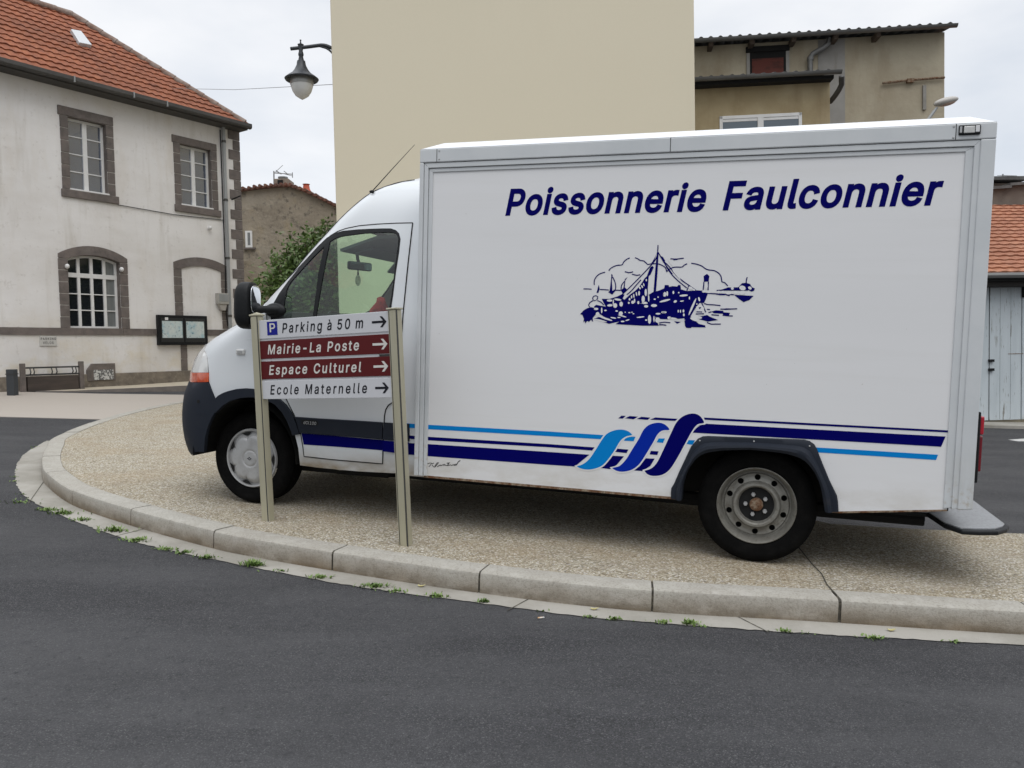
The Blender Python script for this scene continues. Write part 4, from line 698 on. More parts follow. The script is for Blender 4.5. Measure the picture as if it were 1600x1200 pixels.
# badge with writing on the strip
bd = skin('badge', KP([(473, 656), (475, 654.6), (498, 656.4), (500, 658.5), (500, 662.5), (498, 664), (475, 662.2), (473, 660.4)], 4), [], M_blk, .0235, parent={1: doors[1]}, sides=(1,), solid=.004)[1]
def onu(pa, pb, off):  # flat writing frame on the door skin between two measured points
    a = cab(*K(*pa), off); b = cab(*K(*pb), off); d = (b - a).normalized(); up_ = V((0, 0, 1)); 
    return a, d, up_, (b - a).length
a_, d_, u_, l_ = onu((477, 662.6), (497, 664.3), .0255); text(M_hub, bd, 'dCi 100', (0, .004), (l_, .004), .022, lambda x, z: a_ + d_ * x + u_ * z, .15, .02, .02, .2)
# side repeater
for sg in (1, -1):
    c = cab(*K(376.5, 550), .003); Mx = Matrix.Translation((c.x, c.y * sg, c.z))
    o = MB().box(-.038, .038, -.012, .012, -.022, .022, Mx).build('side_repeater', M_lens, van, bevel=.01)
    MB().box(-.022, .022, (.0125 if sg > 0 else -.0145), (.0145 if sg > 0 else -.0125), -.010, .010, Mx).build('lens', M_hub, o, bevel=.001)
# door handle is hidden by the sign in the photo but belongs to the door
for sg in (1, -1):
    p = cab(*K(618, 560), .01); MB().box(p.x - .02, p.x + .13, p.y * sg - .012, p.y * sg + .012, p.z - .02, p.z + .02).build('handle', M_blk, doors[sg], bevel=.008)
# ---------------------------------------------------------------- cab inside
MB().box(2.24, 3.18, -.86, .86, .50, .58).box(3.16, 3.20, -.86, .86, .5, .86).box(3.16, 4.2, -.86, .86, .84, .87).box(2.215, 2.235, -.86, .86, .5, 2.30).build('cab_floor', M_inner, van)
MB().add([(2.24, y, z) for y, z in ((-.80, 2.06), (.80, 2.06))] + [(2.72, y, 2.05) for y in (-.78, .78)] + [(3.03, y, 1.955) for y in (-.78, .78)], [(0, 1, 3, 2), (2, 3, 5, 4)]).build('headliner', M_head, van, solid=.02)
for sg in (1, -1):
    MB().add([(2.30, .93 * sg, .55), (3.22, .93 * sg, .55), (3.30, .90 * sg, .95), (3.56, .90 * sg, 1.40), (3.3, .885 * sg, 1.475), (2.30, .885 * sg, 1.475)], [(0, 1, 2, 3, 4, 5)]).build('door_trim', M_inner, doors[sg], solid=.03)
    MB().add([(2.24, .90 * sg, .5), (2.34, .90 * sg, .5), (2.34, .87 * sg, 1.5), (2.32, .80 * sg, 2.15), (2.24, .80 * sg, 2.15)], [(0, 1, 2, 3, 4)]).build('pillar_trim', M_inner, van, solid=.02)
mb = MB(); mb.prism([(3.28, .88), (3.25, 1.18), (3.36, 1.36), (3.50, 1.42), (3.80, 1.42), (3.92, 1.36), (3.98, .88)], -.86, .86)
mb.prism([(3.30, 1.36), (3.36, 1.47), (3.56, 1.49), (3.66, 1.41)], .22, .66); mb.build('dashboard', M_inner, van, bevel=.02)
Ms = Matrix.Translation((3.18, .44, 1.33)) @ Matrix.Rotation(R3(-58), 4, 'Y')
mb = MB(); mb.tube([(.19 * math.cos(a), .19 * math.sin(a), 0) for a in [k * math.pi / 16 for k in range(33)]], .015, 8, False, Ms); mb.box(-.02, .02, -.18, .18, -.012, .012, Ms).box(0, .18, -.02, .02, -.012, .012, Ms).tube([(0, 0, 0), (0, 0, -.35)], .03, 8, True, Ms)
mb.build('steering_wheel', M_blk, van, smooth=40)
for yy, wd in ((.46, .24), (-.32, .45)):
    mb = MB().box(2.42, 2.92, yy - wd, yy + wd, .88, 1.04).prism([(2.40, 1.0), (2.56, 1.02), (2.44, 1.46), (2.30, 1.46)], yy - wd, yy + wd); mb.build('seat', M_inner, van, bevel=.04)
# sun visors, inside mirror
o_, d_ = VN.ray(562, 416)
MB().add([(3.02, y, 1.95) for y in (-.12, -.62)] + [(3.10, y, 1.86) for y in (-.62, -.12)], [(0, 1, 2, 3)]).build('sun_visor', M_head, van, solid=.02, bevel=.008)
MB().add([(2.85, y, 1.99) for y in (.62, .12)] + [(3.0, y, 1.95) for y in (.12, .62)], [(0, 1, 2, 3)]).build('sun_visor', M_head, van, solid=.02, bevel=.008)
mp_ = VN.on(562, 416, -.02)
imr = MB().box(-.018, .018, -.125, .125, -.036, .036, Matrix.Translation(mp_) @ Matrix.Rotation(R3(-22), 4, 'Z')).build('inside_mirror', M_blk, van, bevel=.015)
MB().box(-.0205, -.0185, -.112, .112, -.028, .028, Matrix.Translation(mp_) @ Matrix.Rotation(R3(-22), 4, 'Z')).build('mirror_glass', M_mir, imr)
MB().tube([mp_, mp_ + V((.02, 0, .06)), mp_ + V((.03, 0, .13))], .014).build('stalk', M_blk, imr, smooth=40)
fr_ = VN.on(559.5, 438, -.02)
fz = bpy.data.objects.new('air_freshener', None); COL.objects.link(fz); fz.matrix_world = VN.M @ Matrix.Translation(fr_); tag(fz, 'clear round air freshener hanging from the inside mirror of the van', 'air freshener')
MB().ball((0, 0, 0), (.012, .045, .048), 10).build('disc', glass_mat('clear_plastic', (.62, .66, .64), .12), fz, smooth=60)
MB().tube([(0, 0, .046), (0, .004, .085), (0, 0, .12)], [.009, .005, .002]).build('cord', M_blk, fz, smooth=40)
rc = VN.on(594, 480, -.62); M_rc = mat('red_cloth', (.42, .012, .015), .8, layers=[(20, .4, .6, (.2, .006, .008), .7)])
mb = MB(); mb.lathe([(.10, -.22), (.11, -.08), (.085, -.02), (.05, .05), (.03, .085), (.001, .10)], 14, Matrix.Translation(rc)); mb.ball(rc + V((-.03, .02, -.04)), (.06, .05, .05), 8)
for i, q in enumerate(mb.v): mb.v[i] = (q[0] + .015 * math.sin(q[2] * 60 + q[1] * 50), q[1] + .012 * math.cos(q[2] * 45 + q[0] * 60), q[2])
o = mb.build('red_cap', M_rc, M=None, smooth=60); o.matrix_world = VN.M; tag(o, 'red cloth cap lying inside the cab at the far window', 'cap')

# ---------------------------------------------------------------- door mirror
def mirror(sg):
    c = VN.on(388.5, 477.5, 1.13); c = V((c.x, c.y * sg, c.z)); T = Matrix.Translation(c) @ Matrix.Rotation(R3(13 * sg), 4, 'Z')
    def blk(hx, hy, hz, n=16, e=3.2, x0=0.0):
        vs = []; fs = []; P = lambda a: math.copysign(abs(a) ** (2 / e), a)
        for i in range(n + 1):
            a = -math.pi / 2 + math.pi * i / n
            for j in range(2 * n): b = math.pi * j / n; vs.append((hx * P(math.cos(a)) * P(math.cos(b)) + x0, hy * P(math.cos(a)) * P(math.sin(b)), hz * P(math.sin(a))))
        for i in range(n):
            for j in range(2 * n): fs.append((i * 2 * n + j, i * 2 * n + (j + 1) % (2 * n), (i + 1) * 2 * n + (j + 1) % (2 * n), (i + 1) * 2 * n + j))
        return vs, fs
    vs, fs = blk(.085, .115, .170); vs = [(x if x > -.03 else -.03 - (x + .03) * -.3, y, z) for x, y, z in vs]
    h = MB().add(vs, fs, T).build('side_mirror', M_blk, van, smooth=50, weld=True)
    vs, fs = blk(.006, .088, .098); MB().add([(x - .052, y, z + .045) for x, y, z in vs], fs, T).build('mirror_glass', M_mir, h, smooth=50)
    vs, fs = blk(.006, .088, .04); MB().add([(x - .052, y, z - .112) for x, y, z in vs], fs, T).build('mirror_glass', M_mir, h, smooth=50)
    MB().box(-.058, -.03, -.095, .095, -.066, -.060, T).build('divider', M_blk, h)
    b = cab(*K(436, 484), .0); b = V((b.x, b.y * sg, b.z))
    for dz in (.0,): MB().tube([c + V((-.02, -.03 * sg, -.03 + dz)), (c + b) / 2 + V((0, 0, -.012 + dz)), b + V((0, 0, dz))], [.035, .028, .035], 10).build('arm', M_blk, h, smooth=50)
    MB().ball(b + V((.03, .0, -.005)), (.09, .035, .055), 10).build('mount', M_blk, h, smooth=60)
mirror(1); mirror(-1)
an = VN.on(581, 299.5, .72); tip = VN.on(648, 226, .72)
MB().ball(an, (.02, .015, .012), 6).tube([an, an.lerp(tip, .5) + V((0, 0, .002)), tip], [.004, .0028, .0015], 6).build('antenna', M_blk, van, smooth=60)

# ---------------------------------------------------------------- wheels
RW = .353
def wheel(xc, yc, sg, hub):
    T = Matrix.Translation((xc, yc * sg, RW)) @ Matrix.Rotation(R3(-90 * sg), 4, 'X')    # lathe z points outwards
    tw = .205; r0 = .228
    pr = [(r0, -tw), (r0 + .03, -tw), (RW - .04, -tw - .005), (RW - .012, -tw + .02), (RW, -tw + .045)]
    for k in range(5):
        a = -tw + .05 + k * .025; pr += [(RW, a), (RW, a + .018), (RW - .009, a + .019), (RW - .009, a + .024)]
    pr += [(RW, -.03), (RW - .010, -.014), (RW - .03, .001), (RW - .055, .006), (RW - .06, .0045), (RW - .085, .0065), (r0 + .018, .001), (r0 + .004, -.006), (r0, -.02)]
    name = 'front_wheel' if hub else 'rear_wheel'
    wv = bpy.data.objects.new('wheel', None); COL.objects.link(wv); wv.parent = van; wv.empty_display_size = .1
    MB().lathe(pr, 96, T).build('tyre', M_tyre, wv, smooth=35)
    if hub:
        NA, NR = 168, 26; vs = []; fs = []
        def hgt(r, a):
            lob = abs(math.cos(3.5 * a)) ** .6; re = .160 + .030 * lob
            z = -.002 + .010 * (1 - (r / .22) ** 2)
            if r > .207: z += .012 * min(1, (r - .207) / .008) * (1 if r < .222 else 0)
            if r < re: z += .020 * min(1, (re - r) / .03) ** .5 
            else: z -= .012 * min(1, (re and (r - re) / .008)) * (1 if r < .207 else 0)
            if abs(r - .062) < .004: z -= .006
            return z
        for i in range(NR + 1):
            r = .229 * (i / NR) ** .9
            for k in range(NA): a = 2 * math.pi * k / NA; vs.append((r * math.cos(a), r * math.sin(a), hgt(r, a)))
        fs = [(i * NA + k, i * NA + (k + 1) % NA, (i + 1) * NA + (k + 1) % NA, (i + 1) * NA + k) for i in range(NR) for k in range(NA)]
        hc = MB().add(vs, fs, T).build('hubcap', M_hub, wv, smooth=40)
        # dark slots between the lobes
        mb = MB()
        for k in range(7):
            a = math.pi / 7 + 2 * math.pi * k / 7; pts = []
            for j in range(9): b = a + (j - 4) / 4 * .27; pts.append((.2045 * math.cos(b), .2045 * math.sin(b), .002))
            for j in range(8, -1, -1): b = a + (j - 4) / 4 * .20; rr = .178 + .022 * (abs(j - 4) / 4) ** 2; pts.append((rr * math.cos(b), rr * math.sin(b), .002))
            mb.add(pts, [tuple(range(18))], T)
        mb.build('slots', M_hole, hc, recalc=False)
        lg = [V((0, .020)), V((.013, .0)), V((0, -.020)), V((-.013, 0))]; li = [q * .55 for q in lg]; mb = MB(); cdt(lg, [li], 0, lambda x, y: T @ V((y, x, .0315)), mb); mb.build('emblem', mat('badge_metal', (.25, .25, .26), .25, .9), hc, solid=.003)
    else:
        HR = .169
        pf_old = [(.0, -.055), (.062, -.055), (.080, -.048), (.090, -.022), (.101, -.016), (.112, -.022), (.124, -.060), (.160, -.068), (.178, -.058), (.190, -.070), (.205, -.062), (.214, -.030), (.222, -.010), (.232, .004), (.236, .002)]
        pf = [(.0, -.052), (.104, -.052), (.109, -.046), (.113, -.024), (.121, -.016), (.134, -.017), (.141, -.026), (.147, -.048), (.170, -.056), (.190, -.054), (.196, -.066), (.205, -.066), (.214, -.030), (.222, -.006), (.231, .006), (.236, .002)]
        rim = lambda r: interp(r, pf)
        circ = lambda cx, cy, r, n: [(cx + r * math.cos(2 * math.pi * k / n), cy + r * math.sin(2 * math.pi * k / n)) for k in range(n)]
        holes = [circ(HR * math.cos(a), HR * math.sin(a), .0185, 10) for a in [2 * math.pi * k / 10 + .31 for k in range(10)]]
        mb = MB(); NA = 120; rs = sorted(set([p[0] for p in pf if p[0] > .001] + [.127, .155, .163, .178, .184]))
        outer_ = circ(0, 0, .236, 96); inner_ = circ(0, 0, .061, 48)
        pts = [V(p) for p in outer_]; 
        ptsall = list(pts); ed = [(k, (k + 1) % 96) for k in range(96)]
        k0 = len(ptsall); ptsall += [V(p) for p in inner_]; ed += [(k0 + k, k0 + (k + 1) % 48) for k in range(48)]
        for h in holes: k0 = len(ptsall); ptsall += [V(p) for p in h]; ed += [(k0 + k, k0 + (k + 1) % 10) for k in range(10)]
        for r in rs:
            if .061 < r < .236:
                for k in range(96):
                    q = (r * math.cos(2 * math.pi * k / 96), r * math.sin(2 * math.pi * k / 96))
                    if not any(math.hypot(q[0] - HR * math.cos(a), q[1] - HR * math.sin(a)) < .0205 for a in [2 * math.pi * j / 10 + .31 for j in range(10)]): ptsall.append(V(q))
        rr = delaunay_2d_cdt(ptsall, ed, [], 0, 1e-7); ff = []
        for f in rr[2]:
            c = sum((rr[0][i] for i in f), V((0, 0))) / len(f)
            if .058 < c.length < .236 and not any(inside(c, h) for h in holes): ff.append(tuple(f))
        mb.add([(v.x, v.y, rim(v.length)) for v in rr[0]], ff, T); rm = mb.build('rim', M_steel, wv, smooth=30)
        MB().lathe([(.0001, -.12), (.225, -.12), (.228, -.03)], 40, T).build('brake_drum', M_hole, rm)
        MB().lathe([(.0001, -.026), (.030, -.026), (.040, -.034), (.042, -.056)], 24, T).build('hub', M_rust, rm, smooth=40); MB().lathe([(.026, -.050), (.110, -.0505)], 32, T).build('brake_face', M_hole, rm)
        for k in range(5):
            a = 2 * math.pi * k / 5 + .0; MB().lathe([(.0001, -.026), (.011, -.026), (.0135, -.031), (.0135, -.052)], 6, T @ Matrix.Translation((.064 * math.cos(a), .064 * math.sin(a), 0))).build('nut', M_hub, rm)
        MB().lathe([(.1, -.051), (.112, -.0505)], 40, T).build('hub_plate', M_under, rm)
XFW = 3.735
for sg in (1, -1): wheel(XFW, .845, sg, True); wheel(.01, .98, sg, False)
def well(xc, r, y0, y1, sg):
    mb = MB(); n = 20; pts = [(xc + r, .36)] + [(xc + r * math.cos(math.pi * k / n), RW + r * math.sin(math.pi * k / n)) for k in range(n + 1)] + [(xc - r, .36)]
    m_ = len(pts); mb.add([(x, y0 * sg, z) for x, z in pts] + [(x, y1 * sg, z) for x, z in pts], [(i, i + 1, i + 1 + m_, i + m_) for i in range(m_ - 1)] + [tuple(range(m_, 2 * m_))]); mb.build('wheel_well', M_under, van)
for sg in (1, -1): well(XFW, .46, .955, .50, sg); well(.02, .50, 1.0, .62, sg)
mb = MB().box(-1.10, 4.30, -.60, .60, .34, .56).box(.6, 3.2, -.93, .93, .40, .47).box(-1.0, -.55, -.98, .98, .46, .52); mb.build('chassis', M_under, van)  # wide floor plate keeps light from getting under the van
MB().box(.9, 2.5, -.62, .05, .20, .40).build('tank_light_blocker', M_under, van, bevel=.04); MB().lathe([(.001, 0), (.33, 0), (.35, .05), (.33, .18), (.001, .18)], 24, Matrix.Translation((-.62, 0, .24))).build('spare_light_blocker', M_under, van); MB().tube([(3.0, .35, .25), (1.2, .35, .25), (.3, .5, .27), (-1.0, .5, .27)], .05).build('exhaust_light_blocker', M_under, van, smooth=40); MB().box(.62, 3.1, -1.02, -.70, .12, .42).build('side_light_blocker', M_under, van, bevel=.02); MB().box(2.7, 4.1, -.55, .55, .22, .5).build('belly_light_blocker', M_under, van, bevel=.05)  # unseen parts added to block light and darken the ground below
MB().tube([(.01, -.9, RW), (.01, .9, RW)], .05).build('rear_axle', M_under, van); MB().tube([(XFW, -.8, RW), (XFW, .8, RW)], .04).build('front_axle', M_under, van)
# ---------------------------------------------------------------- cold box
ARo = [(1048, 779), (1048, 764), (1052.5, 757), (1062, 735), (1080, 697), (1091, 685), (1100, 681), (1172, 683.5), (1258, 687), (1266, 689.5), (1274.6, 696), (1282, 716), (1296, 750), (1309, 777), (1310.5, 800)]
ARi = [(1065, 781), (1066.6, 761), (1070, 746), (1076, 733), (1087, 716.5), (1096, 710), (1106.7, 706), (1128, 703), (1171.7, 701.8), (1215, 706), (1232, 709), (1247.5, 713.7), (1257, 719), (1265, 727), (1273, 738), (1277.8, 748), (1283, 762), (1286, 779), (1289, 799)]
XL, XR_, ZB, ZT = 2.266, -1.143, .373, 2.580
cut = [B(px, py) for px, py in [(1057, 779), (1060, 758), (1070, 735), (1086, 702), (1098, 694), (1172, 693), (1250, 697), (1266, 708), (1280, 735), (1296, 775), (1298, 800)]]
side = [(2.20, ZB), (2.20, 2.455), (-1.02, 2.455), (-1.02, .440), (-.45, ZB)] + [(x, z) for x, z in reversed(cut)]
side[-1] = (side[-1][0], ZB); side[5] = (side[5][0], ZB)
side = side[:5] + side[5:]
box = MB().prism([(XL - .004, .46), (XL - .004, 2.575), (XR_ + .004, 2.575), (XR_ + .004, .52), (-.60, .52), (-.56, .87), (.60, .87), (.62, .46)], -1.03, 1.03).build('box_body', M_alu, van)
# the lower parts of the box body are cut away over the rear wheels: lift by separate side skirts
pn = {}
for sg in (1, -1):
    mb = MB(); y0, y1 = 1.045 * sg, 1.034 * sg; vs = []
    for yy in (y0, y1): cdt(side, [], .25, lambda x, z, yy=yy: (x, yy, z), mb)
    mb.prism(side, y0 - .0005 * sg, y1)
    mb = MB(); mb.prism(side, y1, y0); pn[sg] = mb.build('side_panel', M_panel, box)
    # stepped frame round the panel
    def band(name, o4, i4, ya, yb, m=M_alu, bv=.003, skipb=True):
        (l, r, t, b), (l2, r2, t2, b2) = o4, i4
        for poly_ in (([(l, b), (l, t2 - .001), (l2, t2 - .001), (l2, b2)], [(l, t), (r, t), (r, t2), (l, t2)], [(r, t2 - .001), (r, .455), (r2, .445), (r2, t2 - .001)]) if name == 'frame_rail' else ([(l, b), (l, t), (l2, t2), (l2, b2)], [(l, t), (r, t), (r2, t2), (l2, t2)], [(r, t), (r, .455), (r2, .445), (r2, t2)])):
            MB().prism(poly_, ya * sg, yb * sg).build(name, m, box, bevel=bv)
    band('frame_rail', (XL, XR_, ZT, ZB), (2.236, -1.068, 2.492, ZB), 1.02, 1.070, bv=.006)
    band('moulding', (2.234, -1.070, 2.489, ZB), (2.205, -1.040, 2.457, ZB), 1.02, 1.0625)
    band('moulding', (2.203, -1.042, 2.4545, ZB), (2.175, -1.000, 2.430, ZB), 1.02, 1.0535)
    MB().prism([(2.20, ZB - .012), (2.20, ZB + .003), (B(1057, 779)[0], ZB + .003), (B(1057, 779)[0], ZB - .012)], 1.03 * sg, 1.047 * sg).build('bottom_rail', M_rust, box)
    MB().prism([(B(1298, 800)[0], ZB - .008), (B(1298, 800)[0], ZB + .002), (-.45, ZB + .002), (-1.02, .440), (-1.02, .430), (-.45, ZB - .008)], 1.03 * sg, 1.047 * sg).build('bottom_rail', M_rust, box)
# bevelled roof cap
MB().add([(XL, -1.07, ZT), (XR_, -1.07, ZT), (XR_, 1.07, ZT), (XL, 1.07, ZT), (2.115, -1.015, 2.628), (-1.02, -1.015, 2.628), (-1.02, 1.015, 2.628), (2.115, 1.015, 2.628)],
    [(0, 1, 5, 4), (1, 2, 6, 5), (2, 3, 7, 6), (3, 0, 4, 7), (4, 5, 6, 7), (3, 2, 1, 0)]).build('roof_cap', mat('roof_white', (.74, .76, .78), .35, layers=[(3, .45, .7, (.64, .66, .67), .5)]), box, bevel=.004)
# front and rear walls
MB().box(XL - .02, XL, -1.05, 1.05, .5, ZT - .01).build('front_wall', M_alu, box); MB().box(XR_, XR_ + .02, -1.05, 1.05, .5, ZT - .01).build('rear_wall', M_alu, box)
# seams and rivets
for (xa, za, zb_) in ((B(683.5, 245)[0], 2.494, 2.578), (B(1493, 210)[0], 2.494, 2.578), (B(1048, 225)[0], 2.494, 2.578)):
    MB().box(xa - .0018, xa + .0018, 1.0695, 1.0712, za, zb_).build('seam', M_hole, box)
mb = MB()
for px, zz in ((687.5, 2.565), (687.5, 2.51), (1488, 2.565), (1488, 2.505)):
    xa = B(px, 230)[0]; mb = MB(); mb.lathe([(.0001, .003), (.005, .002), (.007, -.001)], 10, Matrix.Translation((xa, 1.0705, zz)) @ Matrix.Rotation(R3(-90), 4, 'X')); mb.build('rivet', M_hub, box)
for k in range(5):   # small marks on the panel
    pass
# marker light at the top rear corner
a, b = B(1497.5, 197), B(1531, 211); mk = MB().box(b[0], a[0], 1.068, 1.082, b[1], a[1]).build('marker_light', M_blk, van, bevel=.006)
w_ = a[0] - b[0]; MB().box(b[0] + w_ * .28, b[0] + w_ * .78, 1.081, 1.088, b[1] + .008, a[1] - .008).build('lens', M_lens, mk, bevel=.004); MB().box(b[0] + w_ * .06, b[0] + w_ * .25, 1.081, 1.086, b[1] + .012, a[1] - .006).build('lens', M_vw, mk, bevel=.003)
MB().box(b[0] + w_ * .86, b[0] + w_ * .96, 1.081, 1.084, b[1] + .012, a[1] - .008).build('lens', M_hub, mk)
# tail lights, rear step
for sg in (1, -1):
    tl = MB().prism([B(1530.5, 676), B(1531.5, 674), B(1524.5, 772), B(1521, 770)] and [(XR_ - .0, .60), (XR_ - .0, 1.0), (XR_ - .022, 1.0), (XR_ - .024, .60)], .90 * sg, 1.03 * sg).build('tail_light', M_blk, van, bevel=.006)
    MB().box(XR_ - .046, XR_ - .020, .915 * sg, 1.005 * sg, .87, .975).build('lens', M_red, tl, bevel=.008); MB().box(XR_ - .043, XR_ - .020, .915 * sg, 1.005 * sg, .66, .865).build('lens', mat('dark_red_lens', (.16, .006, .012), .2, coat=1), tl, bevel=.008)
def St(px, py): p = VN.onz(px, py, .345); return (p.x, p.y)
M_plate = mat('step_plate', (.33, .34, .35), .6, .3, layers=[(60, .45, .65, (.22, .22, .23), .6)], bump=(90, .5, .003)); 
rim_ = [St(1449, 800), St(1475, 817), St(1503, 826.5), St(1530, 828), St(1560, 828), St(1574, 824), St(1577, 820)]
pl_ = rim_ + [(rim_[-1][0] + .02, -.8), (rim_[0][0] + .3, -.8), (rim_[0][0] + .3, rim_[0][1])]
stp = MB().prismz(pl_, .312, .338).build('rear_step', M_blk, van, bevel=.008)
cx_ = sum(p[0] for p in pl_) / len(pl_); cy_ = sum(p[1] for p in pl_) / len(pl_)
MB().prismz([(cx_ + (x - cx_) * .93, cy_ + (y - cy_) * .93) for x, y in pl_], .3385, .345).build('tread_plate', M_plate, stp)
MB().box(-1.12, -.75, .5, .58, .32, .42).box(-1.12, -.75, -.58, -.5, .32, .42).build('bracket', M_under, stp)
# wheel arch flare
yo = 1.047
for sg in (1, -1):
    o1 = [B(*q) for q in ARo]; i1 = [B(*q) for q in ARi]
    def rs(pl_, n):
        P = [V(p) for p in pl_]; c = [0.0]
        for a, b in zip(P, P[1:]): c.append(c[-1] + (b - a).length)
        out = []
        for k in range(n):
            s_ = c[-1] * k / (n - 1); i = max(j for j in range(len(P)) if c[j] <= s_ + 1e-9); i = min(i, len(P) - 2); out.append(P[i].lerp(P[i + 1], (s_ - c[i]) / max(1e-9, c[i + 1] - c[i])))
        return out
    n = 48; A, C = rs(o1, n), rs(i1, n); lv = [(0, .006), (.10, .014), (.42, .016), (.52, .034), (.62, .048), (.80, .052), (1, .040), (1.0, -.06)]
    vs = []; 
    for a, c in zip(A, C):
        for t, h in lv: q = a.lerp(c, t); vs.append((q.x, (yo + h) * sg, q.y))
    m_ = len(lv); fs = [(j * m_ + q, j * m_ + q + 1, (j + 1) * m_ + q + 1, (j + 1) * m_ + q) for j in range(n - 1) for q in range(m_ - 1)]
    fl = MB().add(vs, fs).build('arch_flare', M_bump, box, smooth=40, solid=.006)
    for px, py in ((1093.5, 688.5), (1178, 689.5), (1265, 697)):
        x, z = B(px, py); MB().ball((x, 1.063 * sg, z), (.005, .003, .005), 6).build('screw', M_hub, fl)

# ---------------------------------------------------------------- signwriting
YD = 1.0463
def dfn(off): return lambda x, z: (x, YD + off, z)
bx = pn[1]
A_, B_ = B(789.5, 335.3, 1.046), B(1103, 328.3, 1.046); C_, D_ = B(1129, 326.8, 1.046), B(1473, 318.5, 1.046)
cap_h = B(800, 295.5, 1.046)[1] - B(795, 335, 1.046)[1]
text(M_navy, bx, 'Poissonnerie', A_, B_, cap_h * .97, lambda x, z: (x, YD, z), .21, .050, .055)
text(M_navy, bx, 'Faulconnier', C_, D_, cap_h * .97, lambda x, z: (x, YD, z), .21, .050, .055)
def E(s): 
    n = [float(q) for q in s.split()]; return [(n[i], n[i + 1]) for i in range(0, len(n), 2)]
def R1(x, y): return (860 + x / 5, 630 + y / 5)
def decal(name, polys, m, off, fx=lambda x, y: (x, y), sm=False):
    for i, s in enumerate(polys):
        mb = MB(); q = [V(B(*fx(x, y), 1.046)) for x, y in E(s)]
        if sm: q = smoothline(q + [q[0]], .012)[:-1]
        cdt(q, [], 0, lambda x, z, i=i: (x, YD + off + .00003 * i, z), mb); o = mb.build(name, m, bx, recalc=False)
    return o
decal('stripe', ['662.5 663.3 860 674.4 946 680 941 686.4 860 681.6 662.5 670.2', '977 684.5 984 682.5 993 682.4 990 689.4 975 688.6', '1029 685 1039 685 1036 692 1026 691', '1075 687.4 1086 688 1082 695 1072 693.6', '1274.5 699 1465.7 710.5 1462.5 718.7 1277 706.8'], M_sky, 0)
decal('stripe', ['661.8 682 860 694 929 699 925 704 860 699 661.8 687.6', '661.5 693.3 860 706.3 921 710.4 898 729 860 726.4 661 712.2', '964 701 982 702.4 979 708 961 706', '1017 704.4 1029 705.2 1027 711 1015 710', '957 712 975 713 964 726 953 733 937 731 946 726', '1009 716 1023 716.6 1016 728 1004 736 991 735 1000 728',
    '966 653.6 971 649.4 977.6 649.8 973 654', '976.6 653.6 984 650 997 651 990 655', '995 654.6 1002 651.2 1016 652.4 1012 656', '1015.6 655.6 1024 652.2 1059 654.4 1055 657.6',
    '1100 652.4 1482.5 672.5 1480.7 675.7 1101 655.8', '1102 662 1300 672.5 1477.5 682 1470.5 698 1265 686.3 1082 676 1087 670 1093 665'], M_navy, 0)
S1 = '205 492 250 478 300 440 350 370 400 290 440 240 500 212 560 206 610 220 640 248 600 256 550 290 500 370 450 440 400 490 330 515 270 517 225 505'
S2 = '482 505 540 490 590 440 640 360 690 280 730 205 780 165 850 152 900 170 930 208 880 212 840 240 800 310 740 410 690 480 630 522 560 535 510 525'
S3 = '735 527 790 508 835 460 880 370 940 240 985 150 1040 100 1110 80 1165 97 1200 152 1150 165 1105 220 1050 320 990 430 930 520 870 560 800 568 755 552'
def grow(s, d):
    q = [V(p) for p in E(s)]; sg_ = 1 if area(q) > 0 else -1; f = fatten(q, d * 1.0); return ' '.join('%.1f %.1f' % (p.x, p.y) for p in f)
decal('wave_outline', [grow(S1, 11), grow(S2, 11), grow(S3, 11)], M_panel, .0005, R1, True)
decal('wave', [S1], M_sky, .0009, R1, True); decal('wave', [S2], M_roy, .0009, R1, True); decal('wave', [S3], M_navy, .0009, R1, True)
# boat drawing, traced from two enlargements
def ZA(x, y): return (900 + x / 8.573, 380 + y / 8.573)
def ZBx(x, y): return (1030 + x / 8.573, 380 + y / 8.573)
def lines(mb, ls, fx, wd, off):
    for i, s in enumerate(ls):
        q = smoothline([V(B(*fx(x, y), 1.046)) for x, y in E(s)], .01); strokes(mb, [q], wd, lambda x, z, i=i: (x, YD + off + .00002 * (i % 7), z))
em = decal('boat_drawing', ['1085 115 1108 115 1092 400 1072 640 1038 652 1062 350', '1095 108 1062 185 1050 235 1030 272 1000 282 1040 220 1075 150', '1020 303 1042 322 1000 420 975 440 962 610 965 800 700 815 640 765 720 690 790 640 850 580 920 470 950 440 990 330', '305 555 318 610 300 665 275 665 290 610', '475 410 492 425 480 500 488 636 525 640 485 690 430 655 450 640 470 480', '690 455 660 500 652 590 690 625 625 672 600 632 635 600 655 480',
    '55 950 100 900 150 870 200 855 260 870 290 930 260 960 225 1000 228 1055 200 1025 175 1055 150 1040 125 1075 118 1040 100 1062 105 1010 85 960', '1130 168 1165 185 1195 235 1185 255 1160 235'], M_navy, .0002, ZA)
hull = [ZA(*p) for p in E('345 745 450 745 550 715 620 680 650 690 625 740 660 765 700 805 960 812 975 690 1040 650 1110 635 1180 605 1190 560 1240 560 1246 585')] + [ZBx(*p) for p in E('180 575 240 580 260 558 285 560 292 618 370 640 500 630 580 635 650 680 620 760 600 800 540 800 480 880 420 980 530 1080 615 1100 622 1128 430 1125 430 1137 365 1135 345 1108 335 1005 250 1015 110 985 120 1020 0 1015')] + [ZA(*p) for p in E('1060 985 1110 1105 900 1105 530 1085 580 1050 440 1080 240 1010 300 990 400 1000 290 930 240 850 270 825 400 850 370 800')]
q = [V(B(*p, 1.046)) for p in hull]; mb = MB(); cdt(q, [], 0, dfn(.0003), mb)
